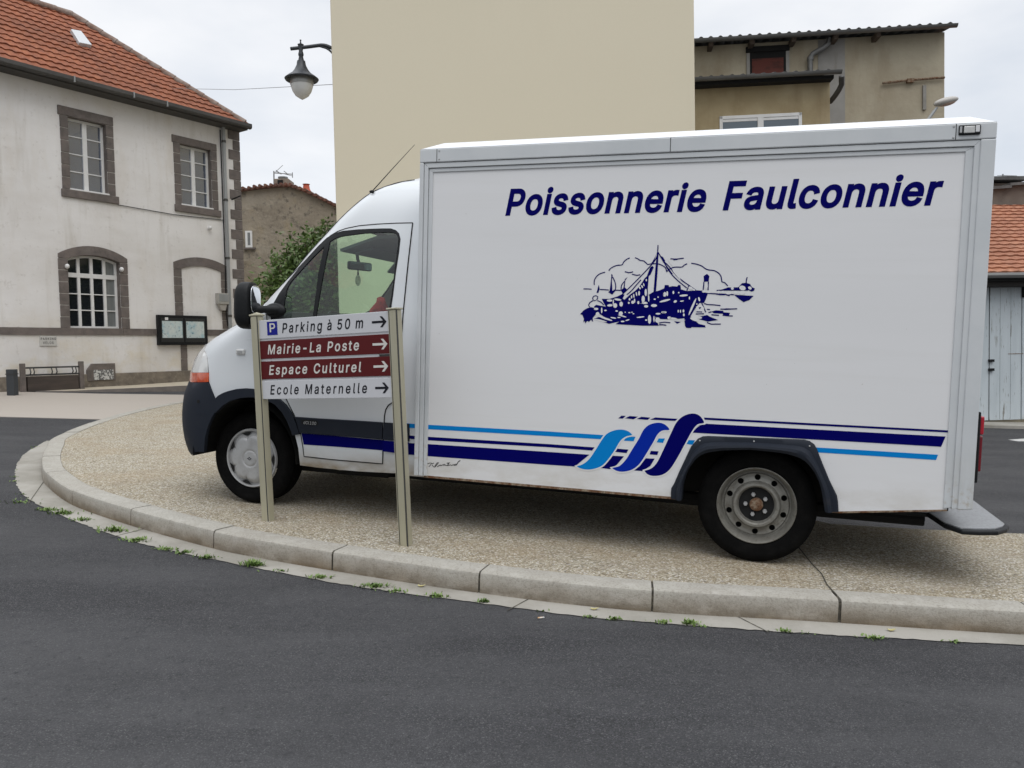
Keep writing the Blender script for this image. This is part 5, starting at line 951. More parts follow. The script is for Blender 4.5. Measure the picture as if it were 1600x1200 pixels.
for s in ['595 440 640 410 672 440 662 515 600 515', '900 600 920 592 1060 590 1110 535 1160 530 1215 545 1245 590 1280 605 1275 632 1240 650 1190 625 900 632 760 632 830 622', '1000 690 1265 705 1210 760 1130 790 1060 740', '700 915 760 898 860 905 860 925 950 935 930 972 860 965 850 945 730 938', '820 882 900 872 985 874 960 890 880 894', '520 990 640 960 680 985 790 1028 650 1050 540 1020', '200 1045 290 1055 240 1080', '190 205 230 205 270 200 240 225 190 228', '880 690 950 695 940 710 900 700']:
    q = [V(B(*ZBx(x, y), 1.046)) for x, y in E(s)]; cdt(q, [], 0, dfn(.0002 if s[0] != '7' else .00025), mb)
lines(mb, ['440 370 450 350 490 320 550 297 620 288 640 250 680 215 720 198', '790 193 830 210 860 230 910 238 940 265 960 285 1000 278 1090 275 1150 295 1200 330 1215 385', '390 388 330 405 280 440 245 500 245 560', '100 612 160 612 210 617', '320 620 380 622 440 628', '500 630 560 630 600 632', '1098 25 1097 70 1094 112', '1085 170 1040 255 880 430 700 610 615 690', '870 490 800 570 740 640 680 690', '490 450 522 520 532 590 520 642', '652 510 612 560 602 632', '655 380 710 394 765 383', '750 415 820 430 862 422', '230 760 222 735 238 710 268 703 292 716 288 745 262 765 235 770', '228 768 185 795 168 830 185 855', '285 768 335 790 372 830', '1100 120 1140 190 1190 275 1290 415', '1115 1090 1160 1092 1210 1100'], ZA, .0065, .00035)
lines(mb, ['30 190 70 245 100 320 170 420 260 510 370 600', '60 240 140 320 230 430 320 510 400 565 490 630', '100 385 120 360 160 335 210 320 310 318 340 290 375 275', '430 268 500 280 570 305 640 352 740 368 800 405 830 450 838 515', '838 515 880 530 918 572', '1178 455 1168 495 1165 545', '370 635 400 565', '600 515 595 570 588 625', '660 515 655 570 655 630', '600 805 640 820 720 825 820 835', '570 800 600 870 625 925', '660 930 700 918', '640 885 680 888', '820 882 940 882 1045 878', '700 958 740 962 800 966', '850 965 920 972 985 975', '640 1060 690 1082 760 1083 825 1083', '150 208 230 212 330 200', '0 1095 50 1092 95 1100', '0 1070 60 1058 150 1065', '760 680 820 690 880 690', '770 632 900 628 1190 628', '580 668 700 675 800 680 1000 690'], ZBx, .0065, .00035)
mb.build('boat_drawing', M_navy, bx, recalc=False)
mb = MB()
def ov(fx, cx, cy, rx_, ry_, an=0):
    c, s_ = math.cos(R3(an)), math.sin(R3(an)); q = []
    for k in range(9): a = 2 * math.pi * k / 9 + .3; x, y = rx_ * math.cos(a), ry_ * math.sin(a); q.append(V(B(*fx(cx + x * c - y * s_, cy + x * s_ + y * c), 1.046)))
    mb.add([(p.x, YD + .0006, p.y) for p in q], [tuple(range(9))])
for t in ['450 768 38 16', '455 832 38 16 -5', '560 755 50 14 8', '525 835 28 32', '605 815 24 34', '500 790 8 40', '718 750 12 18', '745 720 10 22', '775 705 9 28 -8', '810 680 9 28 -8', '845 670 12 32', '855 600 11 20 -20', '885 580 10 22 -25', '908 555 8 22 -15', '942 495 9 16', '935 660 16 50', '975 740 9 45', '708 800 12 14', '760 790 22 22', '835 795 14 22', '785 770 10 30', '900 750 22 50', '920 800 40 16', '940 845 28 18', '1045 835 42 20', '1055 750 16 10', '1100 722 9 10', '1190 685 20 32', '1222 675 12 34', '1190 770 78 14 -14', '270 880 30 16', '345 900 10 40', '395 900 18 10', '290 950 26 28', '600 940 28 28 30', '545 908 18 11', '620 975 60 9 16', '715 930 16 8', '770 945 12 7', '865 990 55 9 -6', '985 1020 22 62', '940 1030 16 10', '1045 1015 10 42', '1095 1030 34 38', '1180 925 36 14', '1100 945 34 12', '400 1010 95 12 18', '330 1035 90 10 14', '500 1000 40 9 10', '625 1048 26 10', '690 1030 30 8 -15', '660 925 7 9', '750 925 8 9', '575 995 22 8', '1250 1000 26 20', '255 742 22 24']:
    n = [float(x) for x in t.split()]; ov(ZA, *n)
for t in ['190 660 12 22', '262 662 10 10', '328 700 58 14 -5', '405 735 8 22', '215 780 24 16 -25', '305 775 28 8 -8', '445 850 14 128 24', '535 750 13 30 -15', '505 815 9 10', '255 910 8 20', '285 912 8 22', '325 908 12 22', '330 960 12 20', '55 925 30 14', '60 690 6 26', '420 600 30 20 20', '460 620 26 12 30', '630 570 22 52', '600 650 28 12', '670 655 42 14', '745 655 17 14', '798 655 18 20', '855 655 20 20', '930 665 45 22', '1025 660 32 22', '1110 665 40 26 -8', '980 605 20 20', '1115 600 45 32 15', '1215 600 26 20 30', '545 895 60 75', '150 260 60 10 55', '230 420 90 9 50', '545 1000 30 14', '470 1020 60 20 20', '190 1010 60 14 8', '300 1030 50 10', '905 920 38 7']:
    n = [float(x) for x in t.split()]; ov(ZBx, *n)
tag(mb.build('boat_highlights', M_panel, bx, recalc=False), kind='stuff')
mb = MB(); lines(mb, ['540 862 545 880', '500 920 575 922', '490 948 600 945', '560 862 530 868'], ZBx, .007, .0009)
mb.build('boat_drawing', M_navy, bx, recalc=False)
# coachbuilder's signature, small and black
def SG(x, y): return (640 + x / 16, 700 + y / 16)
mb = MB(); lines(mb, ['440 400 500 375 545 370 520 430 480 468', '545 372 560 400 590 380 610 375', '560 420 620 480 680 420 730 360 690 370 640 440 625 478', '690 470 750 430 790 420 760 440 800 435 850 410 880 430', '850 440 880 400 900 435 940 440 990 375 950 400', '930 375 1010 370', '940 440 990 430 1030 420 1050 440 1090 410 1110 430 1160 430', '1100 430 1150 400 1170 430 1220 340 1270 315 1240 320 1160 430'], SG, .0042, .0004)
mb.build('signature', M_blk, bx, recalc=False)
# ================================================================ stone house on the left
M_rend = mat('aged_lime_render', (.735, .72, .705), .92, layers=[((.5, .5, .9), .38, .62, (.63, .605, .575), .8), ((2.2, 2.2, .5), .5, .72, (.56, .50, .41), .35), ((.35, .35, 1.4), .5, .68, (.76, .745, .73), .6),
    ((1.3, 1.3, 1.6), .46, .66, (.58, .49, .31), .8, (-.1, 1.7)), ((3.5, 3.5, .35), .56, .72, (.40, .36, .29), .3), (9, .6, .72, (.45, .42, .38), .4)], bump=(14, .25, .02))
M_lava = mat('lava_stone', (.125, .108, .098), .9, layers=[((1.5, 1.5, 2.4), .4, .62, (.175, .145, .13), .8), (8, .45, .68, (.085, .075, .07), .6), (3, .55, .7, (.22, .2, .19), .35)], bump=(35, .5, .01))
M_joint = mat('pale_mortar', (.34, .32, .29), .95)
M_frame = mat('window_white', (.70, .70, .69), .5, layers=[(5, .45, .7, (.60, .59, .57), .5)])
M_pane = mat('dark_pane', (.012, .014, .018), .05, spec=.6)
M_pane2 = mat('curtained_pane', (.16, .17, .17), .12, spec=.5, layers=[((12, 12, 1.5), .4, .62, (.24, .25, .25), .6)])
M_zinc = mat('dark_gutter', (.055, .052, .048), .6, .2, layers=[((1, 1, 8), .4, .7, (.10, .095, .088), .6), (12, .5, .7, (.03, .03, .028), .5)])
M_pipe = mat('grey_downpipe', (.30, .31, .31), .55, .2, layers=[((4, 4, 1), .4, .7, (.22, .225, .22), .6)])
def tilemat(name, c1, c2, c3, lich):
    return mat(name, c1, .9, layers=[((4.5, 3, 3), .38, .62, c2, .9), ((12, 9, 9), .5, .66, c3, .6), ((.5, .5, .5), .42, .65, tuple(x * .62 for x in c2), .55), (20, .66, .74, lich, .7), ((1.5, 5, 5), .55, .7, tuple(x * .4 for x in c2), .45)], bump=(30, .4, .01))
M_tile = tilemat('old_clay_tiles', (.28, .088, .038), (.19, .062, .031), (.34, .13, .056), (.45, .42, .34))
h0_ = G @ GF.onz(0, 603, 0.0)
dH = RC @ V((1650 - 800, 531 - 600, FOC)); dH.z = 0; dH.normalize()
HF = Fr(h0_, dH, (0, 0, 1))
house = thing('stone_house', 'old off-white rendered house with lava stone trim and orange tiled hip roof', 'house', HF.M)
def H(px, py, y=0.0): p = HF.on(px, py, y); return (p.x, p.z)
XC = H(377, 330)[0]; ZE = H(200, 150)[1]
def block(mb, x0, x1, z0, z1, y0=-.03, y1=.05): mb.box(x0, x1, y0, y1, z0, z1)
# openings (x0, x1, z0, z1, rise of arch)
def opening(pl_, pr_, ptop, pbot): return (H(*pl_)[0], H(*pr_)[0], H(*pbot)[1], H(*ptop)[1])
W1 = opening((107.5, 240), (166.5, 240), (107, 182), (113, 297)); W2 = opening((282, 270), (330, 270), (282, 224.5), (288, 321)); W3 = opening((107.5, 460), (188, 460), (107, 404), (110, 513))
wx0, wx1 = -9.0, XC; wz0 = -1.2; wz1 = ZE
def archpts(x0, x1, zs, rise, n=12):
    if rise <= 0: return [(x1, zs), (x0, zs)]
    c = (x1 - x0) / 2; r = (c * c + rise * rise) / (2 * rise); xm = (x0 + x1) / 2; a = math.asin(c / r)
    return [(xm + r * math.sin(a - 2 * a * k / n), zs - (r - rise) + r * math.cos(a - 2 * a * k / n)) for k in range(n + 1)]
def hole(o, rise): return [(o[0], o[2]), (o[1], o[2])] + archpts(o[0], o[1], o[3], rise)
rise3 = H(146, 399.5)[1] - (H(107, 404)[1] + H(188, 411)[1]) / 2; W3 = (W3[0], W3[1], W3[2], (H(107, 404)[1] + H(188, 411)[1]) / 2)
dW = W3[1] - W3[0]; sh = H(2, 460)[0] - (W3[1] + .30); W4 = (W3[0] + sh - .0, W3[1] + sh, W3[2], W3[3])
W5 = (W1[0] - (W2[0] - W1[0]), W1[1] - (W2[0] - W1[0]), W1[2], W1[3])
holes = [hole(W1, 0), hole(W2, 0), hole(W3, rise3), hole(W4, rise3), hole(W5, 0)]
mb = MB(); cdt([(wx0, wz0), (wx1, wz0), (wx1, wz1), (wx0, wz1)], holes, 0, lambda x, z: (x, 0, z), mb)
mb.add([(wx1, 0, wz0), (wx1, 9, wz0), (wx1, 9, wz1), (wx1, 0, wz1), (wx0, 0, wz0), (wx0, 9, wz0), (wx0, 9, wz1), (wx0, 0, wz1)], [(0, 1, 2, 3), (7, 6, 5, 4), (1, 5, 6, 2)])
wall = mb.build('wall', M_rend, house, solid=.0)
for h in holes:
    n = len(h); mbj = MB(); mbj.add([(x, .0, z) for x, z in h] + [(x, .26, z) for x, z in h], [(i, (i + 1) % n, (i + 1) % n + n, i + n) for i in range(n)]); mbj.build('reveal', M_lava, wall)
MB().box(wx0 + .3, wx1 - .3, .8, .9, wz0, wz1).build('inner_wall', M_inner, wall)
def jamb(mb, mj, x0, x1, z0, z1, n, y0=-.025):
    for k in range(n):
        a = z0 + (z1 - z0) * k / n; b = z0 + (z1 - z0) * (k + 1) / n
        mb.box(x0 + random.uniform(-.006, .006), x1, y0 + random.uniform(-.004, .004), .03, a + .008, b - .008)
    mj.box(x0 + .012, x1 - .006, y0 + .008, .02, z0, z1)
def surround(o, wl, wr, zt0, zt1, n, rise=0, sill=None):
    x0, x1, z0, z1 = o; mb, mj = MB(), MB()
    jamb(mb, mj, x0 - wl, x0 - .001, z0, z1 - .0, n); jamb(mb, mj, x1 + .001, x1 + wr, z0, z1 - .0, n)
    if rise:
        a = archpts(x0 - .0, x1 + .0, z1, rise, 14); b = archpts(x0 - wl, x1 + wr, z1 + zt0, rise + zt1, 14); m_ = len(a)
        mb.prism(a + [(x0 - wl, z1 + .004)] + list(reversed(b)) + [(x1 + wr, z1 + .004)], -.028, .02)
    else: mb.box(x0 - wl - .04, x1 + wr + .0, -.03, .03, z1 + .002, z1 + zt0)
    s_ = mb.build('stone_surround', M_lava, None); s_.parent = house; md = s_.modifiers.new('b', 'BEVEL'); md.width = .006; md.segments = 1; md.limit_method = 'ANGLE'
    mj.build('mortar', M_joint, s_)
    if sill: MB().box(x0 - wl - .03, x1 + wr + .06, -.05, .2, z0 - sill, z0 - .001).build('sill', M_lava, s_, bevel=.01)
def window(o, cols, rows_, y=.15, rise=0, label=None, transom=None, fw=.055, dark=M_pane, wide=()):
    x0, x1, z0, z1 = o; w = bpy.data.objects.new('window', None); COL.objects.link(w); w.parent = house; w.location = ((x0 + x1) / 2, y, z0); w.empty_display_size = .2
    T = Matrix.Translation((-(x0 + x1) / 2, -y, -z0)); mb = MB()
    mb.box(x0, x0 + fw, y - .03, y + .03, z0, z1 + rise * .2, T); mb.box(x1 - fw, x1, y - .03, y + .03, z0, z1 + rise * .2, T); mb.box(x0, x1, y - .035, y + .035, z0, z0 + fw * 1.1, T)
    if rise:
        a = archpts(x0, x1, z1, rise, 14); b = archpts(x0 + .01, x1 - .01, z1 - fw, rise, 14); mb.prism(a + list(reversed(b)), y - .03, y + .03, T)
    else: mb.box(x0, x1, y - .03, y + .03, z1 - fw, z1, T)
    zt = transom if transom else z1
    if transom: mb.box(x0, x1, y - .034, y + .034, zt, zt + .10, T)
    for k in range(1, cols):
        xm = x0 + (x1 - x0) * k / cols; ww = (.05 if (cols == 2 or k in wide) else .032); mb.box(xm - ww, xm + ww, y - .032, y + .032, z0, zt, T)
        if transom: mb.box(xm - .035, xm + .035, y - .03, y + .03, zt + .1, z1 + rise * (.9 if k == cols // 2 else .8), T)
    for k in range(1, rows_): zm = z0 + fw + (zt - z0 - fw) * k / rows_; mb.box(x0, x1, y - .018, y + .018, zm - .012, zm + .012, T)
    mb.build('frame', M_frame, w, bevel=.004)
    for c in range(cols):
        xa, xb_ = x0 + (x1 - x0) * c / cols, x0 + (x1 - x0) * (c + 1) / cols
        MB().box(xa, xb_, y + .004, y + .008, z0, z1 + (rise if 0 < c < cols - 1 else rise * .55), T).build('pane', M_pane2 if (cols == 4 and c == 3) else dark, w)
    return w
M_skypane = mat('upper_pane', (.06, .08, .12), .04, spec=1.0, coat=1.0); M_skypane.node_tree.nodes['Principled BSDF'].inputs['Coat IOR'].default_value = 2.4
surround(W1, .17, .17, .20, 0, 6, sill=.17); surround(W2, .17, .17, .18, 0, 6, sill=.17); surround(W5, .17, .17, .20, 0, 6, sill=.17)
for w_, in ((W1,), (W2,), (W5,)):
    window(w_, 2, 4, dark=M_skypane); MB().box(w_[0] - .02, w_[1] + .02, -.03, .16, w_[2], w_[2] + .035).build('window_board', M_frame, house, bevel=.006)
ro = H(146, 385)[1] - W3[3]
for w_ in (W3, W4): surround(w_, .20, .19, .10, ro - .10 - rise3, 6, rise=rise3); window(w_, 4, 3, rise=rise3, transom=H(140, 434)[1], fw=.05)
# blind arch
mb, mj = MB(), MB(); bl, br = H(272.5, 460)[0], H(354.6, 460)[0]; il, ir = H(284.3, 460)[0], H(346, 460)[0]; zs = (H(273, 408)[1] + H(355, 418)[1]) / 2; zi = (H(284, 420)[1] + H(346, 425)[1]) / 2; zst = H(300, 513)[1]; zpl = H(290, 579)[1]
jamb(mb, mj, bl, il, zst, zi, 7); jamb(mb, mj, ir, br, zst, zi, 7); mb2, mj2 = MB(), MB(); jamb(mb2, mj2, H(283, 560)[0], H(292, 560)[0], zpl, H(283, 524)[1], 3)
a = archpts(il, ir, zi, H(314, 416)[1] - zi, 14); b = archpts(bl, br, zs, H(311.6, 402.5)[1] - zs, 14); mb.prism(a + [(bl, zi + .004)] + list(reversed(b)) + [(br, zi + .004)], -.028, .02)
s_ = mb2.build('pilaster', M_lava, house); mj2.build('mortar', M_joint, s_); s_ = mb.build('blind_arch', M_lava, house); mj.build('mortar', M_joint, s_)
# string course in blocks, plinth, quoins
zs0, zs1 = H(200, 524)[1], H(200, 513.5)[1]; mb = MB(); x = wx0
while x < XC - .05: L_ = random.uniform(.7, 1.2); mb.box(x + .006, min(XC, x + L_) - .006, -.022 - random.uniform(0, .006), .03, zs0, zs1); x += L_
s_ = mb.build('string_course', M_lava, house); MB().box(wx0, XC - .01, -.012, .02, zs0 + .006, zs1 - .006).build('mortar', M_joint, s_)
zp = H(150, 584)[1]; MB().box(wx0, XC + .02, -.045, .05, wz0, zp).build('plinth', mat('plinth_stone', (.20, .17, .135), .95, layers=[(3, .4, .65, (.11, .095, .08), .8), (11, .5, .7, (.3, .26, .2), .5)], bump=(30, .5, .01)), house, bevel=.015)
mb = MB(); z = zst + .02; k = 0; hq = .26
while z < ZE - .3:
    wd = (.20, .34)[k % 2]; mb.box(XC - wd, XC + .012, -.02, .30 if k % 2 else .42, z + .008, z + hq - .008); z += hq; k += 1
mb.build('quoin', M_lava, house, bevel=.006)
# roof: find the hip apex on the ray so that the hip runs at 45 degrees
ye = -.38; xe = HF.on(388, 206, ye).x; o_, d_ = HF.ray(112, 25); t = (xe + ye - o_.x - o_.y) / (d_.x + d_.y); AP = o_ + d_ * t
ze0 = HF.on(200, 145, ye).z; run = AP.y - ye; risez = AP.z - ze0
def tiles(name, parent, m, x0, x1fn, y0, z0, y1, z1, row=.30, col=.21, amp=.022, x0fn=None, M=None):
    L_ = math.hypot(y1 - y0, z1 - z0); n = int(L_ / row); mb = MB(); ny, nz_ = -(z1 - z0) / L_, (y1 - y0) / L_
    for k in range(n + 1):
        ta, tb = k / (n + .5), min(1, (k + 1.12) / (n + .5)); ya, yb = y0 + (y1 - y0) * ta, y0 + (y1 - y0) * tb; za, zb_ = z0 + (z1 - z0) * ta, z0 + (z1 - z0) * tb
        xm = x1fn(ta); xs_ = x0fn(ta) if x0fn else x0; xs = []; x = xs_ - random.uniform(0, col); off = k % 2 * .0
        while x < xm: xs += [x, x + col * .30, x + col * .5, x + col * .7]; x += col
        xs = [q for q in xs if xs_ <= q <= xm] + [xm]; vs = []
        for q in xs:
            ph = ((q - xs_) / col) % 1; w_ = amp * math.cos(2 * math.pi * ph); j = .004 * math.sin(int((q - xs_) / col) * 12.9 + k * 7.7)
            vs += [(q, ya + ny * (.032 + w_ + j), za + nz_ * (.032 + w_ + j)), (q, yb + ny * (.0 + w_ * .8), zb_ + nz_ * (.0 + w_ * .8)), (q, ya + ny * (.0 + w_ * .5), za + nz_ * (.0 + w_ * .5))]
        fs = []
        for i in range(len(xs) - 1): a = 3 * i; b = a + 3; fs += [(a, b, b + 1, a + 1), (a + 2, b + 2, b, a)]
        mb.add(vs, fs)
    return mb.build(name, m, parent, smooth=30, recalc=False, M=M)
roof = tiles('roof', house, M_tile, wx0 - .3, lambda t_: xe - (AP.y - ye) * t_, ye, ze0, AP.y, AP.z, row=.265, col=.20, amp=.013)
rf = MB(); D2 = AP.y * 2 - ye
rf.add([(xe, ye, ze0), (xe, D2, ze0), (AP.x, AP.y, AP.z), (wx0 - .3, AP.y, AP.z), (wx0 - .3, D2, ze0), (wx0 - .3, ye, ze0)], [(0, 1, 2), (2, 1, 4, 3), (5, 3, 4), (0, 5, 4, 1)]); rf.build('roof_slopes', M_tile, house)
def ridge(name, parent, a, b, m, r=.09, ln=.38):
    a, b = V(a), V(b); n = max(1, int((b - a).length / ln)); mb = MB()
    for k in range(n): p, q = a.lerp(b, k / n), a.lerp(b, (k + 1.08) / n); mb.tube([p, q], [r * 1.08, r * .92], 10)
    return mb.build(name, m, parent, smooth=50)
M_ridge = mat('weathered_ridge_tile', (.20, .13, .10), .9, layers=[(5, .4, .65, (.30, .26, .23), .8), (14, .5, .7, (.12, .08, .06), .6)])
ridge('ridge_tiles', house, (xe - .06, ye + .06, ze0 + .04), (AP.x, AP.y, AP.z + .03), M_ridge); ridge('ridge_tiles', house, (AP.x, AP.y, AP.z + .03), (wx0 - .3, AP.y, AP.z + .03), M_ridge)
MB().box(wx0 - .3, xe, ye + .02, .0, ze0 - .14, ze0 - .06).box(XC, xe, 0, 9, ze0 - .14, ze0 - .06).build('eaves', M_zinc, house)
gt = MB(); gx = wx0 - .3; gpr = [(-.07, .03), (-.07, -.05), (-.05, -.09), (.02, -.10), (.05, -.05)]
gt.add([(x, ye - .03 + a, ze0 - .02 + b) for x in (gx, xe + .05) for a, b in gpr], [(k, k + 1, k + 6, k + 5) for k in range(4)] + [(0, 1, 2, 3, 4), (9, 8, 7, 6, 5)]); g_ = gt.build('gutter', M_zinc, house, solid=.006)
for px in (113, 206, 258): x = HF.on(px, 135 + (px - 113) * .26, ye).x; MB().box(x - .015, x + .015, ye - .115, ye - .0, ze0 - .11, ze0 + .02).build('gutter_strap', M_pipe, g_)
sk = [HF.on(px, py, 0) for px, py in ((112, 45), (125, 66), (144, 71), (128, 49))]
def onroof(px, py):
    o, d = HF.ray(px, py); nn = V((0, -risez, run)).normalized(); p0 = V((0, ye, ze0)) + nn * .1; t = (p0 - o).dot(nn) / d.dot(nn); return o + d * t
q = [onroof(*p) for p in ((111, 45), (127, 48), (144, 70), (124, 66))]; q2 = [p + V((0, -risez, run)).normalized() * -.09 for p in q]
MB().add(q + q2, [(0, 1, 2, 3), (0, 4, 5, 1), (1, 5, 6, 2), (2, 6, 7, 3), (3, 7, 4, 0)]).build('skylight', mat('skylight_metal', (.5, .52, .53), .4, .2), house, bevel=.01)
# pipes, cables, small fittings
def Hp(px, py, y): return HF.on(px, py, y)
dp = MB(); xp = Hp(351, 260, -.09).x; dp.tube([(xp, -.09, ze0 - .08), (xp, -.09, -.3)], .048, 10); d_o = dp.build('downpipe', M_pipe, house, smooth=50)
for zz in (ze0 - .5, ze0 - 2.0, ze0 - 3.5, ze0 - 5.0): MB().lathe([(.056, -.03), (.056, .03)], 12, Matrix.Translation((xp, -.09, zz))).build('pipe_clip', M_zinc, d_o)
x1_ = Hp(346, 260, -.03).x; MB().tube([(x1_, -.03, ze0 - .2), (x1_ + .01, -.03, 3.0), (x1_ - .01, -.03, 1.6), (x1_ + .03, -.03, 1.3)], .014, 6).build('cable', M_blk, house)
a, b = Hp(184, 320, -.02), Hp(349, 344, -.02); MB().tube([a, a.lerp(b, .5) - V((0, 0, .04)), b], .009, 5).build('cable', M_blk, house)
for px, py in ((328, 356), (105, 416), (190, 421)): p = Hp(px, py, -.06); MB().ball(p, (.045, .06, .055), 8).build('wall_light', M_frame, house, smooth=60)
p = Hp(366, 311, -.1); MB().tube([(p.x, 0, p.z), (p.x, -.35, p.z + .05)], .02).build('bracket', M_blk, house)
a, b = H(336, 458), H(353, 476); mt = MB().box(a[0], b[0], -.14, 0, b[1], a[1]).build('meter_box', mat('meter_grey', (.36, .35, .32), .7, layers=[(8, .4, .7, (.26, .25, .22), .6)]), house, bevel=.01)
MB().box(a[0] + .02, b[0] - .02, -.146, -.139, b[1] + .07, a[1] - .03).build('meter_door', M_pipe, mt, bevel=.004); MB().prism([(a[0] + .02, b[1]), (b[0] - .05, b[1]), (b[0] - .10, b[1] - .16), (a[0] + .10, b[1] - .16)], -.12, -.02).build('cable_box', M_joint, mt)
# vent in the plinth
a, b = H(144, 578), H(175, 594); vo_ = [(a[0] - .14, b[1]), (a[0] - .14, a[1]), (a[0] - .03, a[1] + .14), (b[0] + .06, a[1] + .14), (b[0] + .06, b[1])]
vt = MB().prism(vo_, -.06, .02).build('cellar_vent', M_lava, house, bevel=.01); MB().box(a[0], b[0], -.075, -.055, b[1] + .02, a[1]).build('vent_grille', mat('white_mesh', (.55, .55, .53), .8, layers=[(22, .48, .54, (.06, .06, .06), .9)]), vt)
# enamel notice PARKING VELOS
a, b = H(61, 525), H(88.5, 540.5); pk = tag(MB().box(a[0], b[0], -.02, -.005, b[1], a[1]).build('wall_sign', mat('pale_plate', (.50, .49, .46), .6), M=HF.M, bevel=.003), 'small pale plate reading PARKING VÉLOS low on the stone house wall', 'sign')
wd = b[0] - a[0]; ht = a[1] - b[1]
for s_, xa, xb_, zz in (('PARKING', .06, .95, .60), ('VÉLOS', .18, .80, .20)):
    text(M_blk, pk, s_, (a[0] + wd * xa, b[1] + ht * zz), (a[0] + wd * xb_, b[1] + ht * zz), ht * .24, lambda x, z: (x, -.0212, z), 0, .02, .25)
# notice board
a, b = H(243, 492), H(321.5, 539); nb = thing('notice_board', 'black double notice board with pale maps on the stone house wall', 'notice board', HF.M @ Matrix.Translation((a[0], 0, b[1])))
wN, hN = b[0] - a[0], a[1] - b[1]
MB().box(0, wN, -.10, -.0, 0, hN).build('case', M_blk, nb, bevel=.01)
M_map = mat('map_paper', (.50, .58, .58), .4, layers=[(7, .5, .6, (.25, .45, .52), .7), ((18, 18, 22), .58, .62, (.12, .2, .26), .8), (3, .5, .6, (.62, .66, .62), .6)])
for k in range(2):
    x0, x1 = wN * (.07 + .48 * k), wN * (.47 + .45 * k)
    MB().box(x0 - .03, x1 + .03, -.106, -.098, hN * .10, hN * .90).build('door_panel', mat('case_dark', (.02, .022, .024), .3), nb, bevel=.003)
    MB().box(x0, x1, -.112, -.107, hN * .24, hN * .80).build('map', M_map, nb)
MB().box(wN * .13, wN * .19, -.112, -.107, hN * .83, hN * .92).build('label_card', M_frame, nb)
# bench like rail with posts, bollard
def gz(p): return GF.onz(*p, 0)
_p = HF.M @ HF.on(36, 601, -.28); rkz = V((_p.x, _p.y, gh(_p.x, _p.y))); RF = Fr(rkz, dH, (0, 0, 1)); rk = thing('bicycle_rack', 'long dark bicycle rack between two stone posts before the stone house wall', 'bicycle rack', RF.M)
xe_ = RF.on(127, 585).x; hp = RF.on(33, 568).z
for x in (0, xe_): MB().box(x - .045, x + .045, -.045, .045, -.15, hp + .02 * (x > 0)).build('post', M_lava, rk, bevel=.01)
M_rail = mat('dark_steel', (.05, .05, .05), .5, .3)
for z in (hp * .80, hp * .48): MB().tube([(0, 0, z), (xe_, 0, z + .0)], .018, 8).build('rail', M_rail, rk, smooth=40)
for f in (.12, .18, .48, .56, .84, .90): x = xe_ * f; MB().tube([(x, 0, hp * .80), (x, -.04, hp * .6), (x, 0, hp * .48)], .012, 6).build('hook', M_rail, rk, smooth=40)
MB().box(.08, xe_ - .08, -.03, .05, -.12, hp * .40).build('kickboard', mat('dark_plank', (.045, .036, .03), .8, layers=[((1, 8, 8), .4, .6, (.08, .06, .05), .7)]), rk)
bp_ = G @ GF.onz(20, 616, -.10); BF = Fr(bp_, (1, 0, 0), (0, 0, 1)); hb = BF.on(20, 577).z
bo = thing('bollard', 'short dark grey square bollard standing at the edge of the far pavement', 'bollard', BF.M)
MB().box(-.075, .075, -.075, .075, -.1, hb).build('post', mat('bollard_paint', (.035, .04, .045), .6), bo, bevel=.012); MB().box(-.083, .083, -.083, .083, hb - .10, hb - .085).build('band', M_rail, bo)

# ================================================================ old rubble gable house behind
M_rub = mat('old_rubble_render', (.30, .26, .20), .95, layers=[(1.1, .4, .62, (.20, .17, .13), .8), (5, .55, .68, (.08, .07, .06), .8), ((.6, .6, 1.3), .5, .7, (.36, .33, .27), .6), (2.2, .55, .7, (.30, .24, .14), .45), (16, .56, .7, (.34, .31, .25), .5),
    ((.5, .5, .5), .3, .5, (.22, .165, .10), .7, (2.4, 3.8))], bump=(9, .6, .05))
yo_ = 27.0; p0 = V((0, yo_, 0)); OF = Fr((WF.on(378, 500, yo_).x, yo_, gh(-8, 27)), (1, 0, 0), (0, 0, 1))
old = thing('old_house', 'old brown rubble gable house with a brick chimney far behind the van cab', 'house', OF.M)
def O(px, py): p = OF.on(px, py); return (p.x, p.z)
gab = [O(300, 322), O(378, 300), O(405, 296), O(430, 293.5), O(452, 292.5), O(475, 300), O(500, 312), O(528, 326), O(640, 385)]
poly = [(gab[0][0], -1.5)] + gab + [(gab[-1][0], -1.5)]
ow = MB().prism(poly, 0, 7).build('wall', M_rub, old)
M_otile = tilemat('old_roof_tiles', (.20, .075, .045), (.13, .06, .045), (.22, .17, .12), (.32, .27, .12))
rp = gab; mb = MB()
mb.prism(rp + [(x, z + .07) for x, z in reversed(rp)], -.14, 7.2); mb.build('roof', M_otile, old)
mb = MB()
for a, b in zip(rp, rp[1:]):
    n = max(1, int(math.hypot(b[0] - a[0], b[1] - a[1]) / .15))
    for k in range(n): x = a[0] + (b[0] - a[0]) * (k + .5) / n; z = a[1] + (b[1] - a[1]) * (k + .5) / n; mb.tube([(x, -.22 + random.uniform(-.04, .04), z + .07 + random.uniform(-.012, .012)), (x, .4, z + .09)], .055, 7)
mb.build('verge_tiles', M_otile, old, smooth=50)
a, b = O(424, 293), O(447, 278); ch = MB().box(a[0], b[0], .3, 1.0, a[1] - .3, b[1] + .05).build('chimney', mat('chimney_brick', (.24, .20, .16), .9, layers=[(6, .45, .65, (.14, .11, .09), .8)]), old, bevel=.02)
a2, b2 = O(430.5, 279), O(438, 272.5); cx_ = (a2[0] + b2[0]) / 2; MB().tube([(cx_, .6, b[1] - .02), (cx_, .6, b2[1])], .12, 12).tube([(cx_, .6, b2[1]), (cx_, .6, b2[1] + .04)], .17, 12).build('flue', M_pipe, ch, smooth=40)
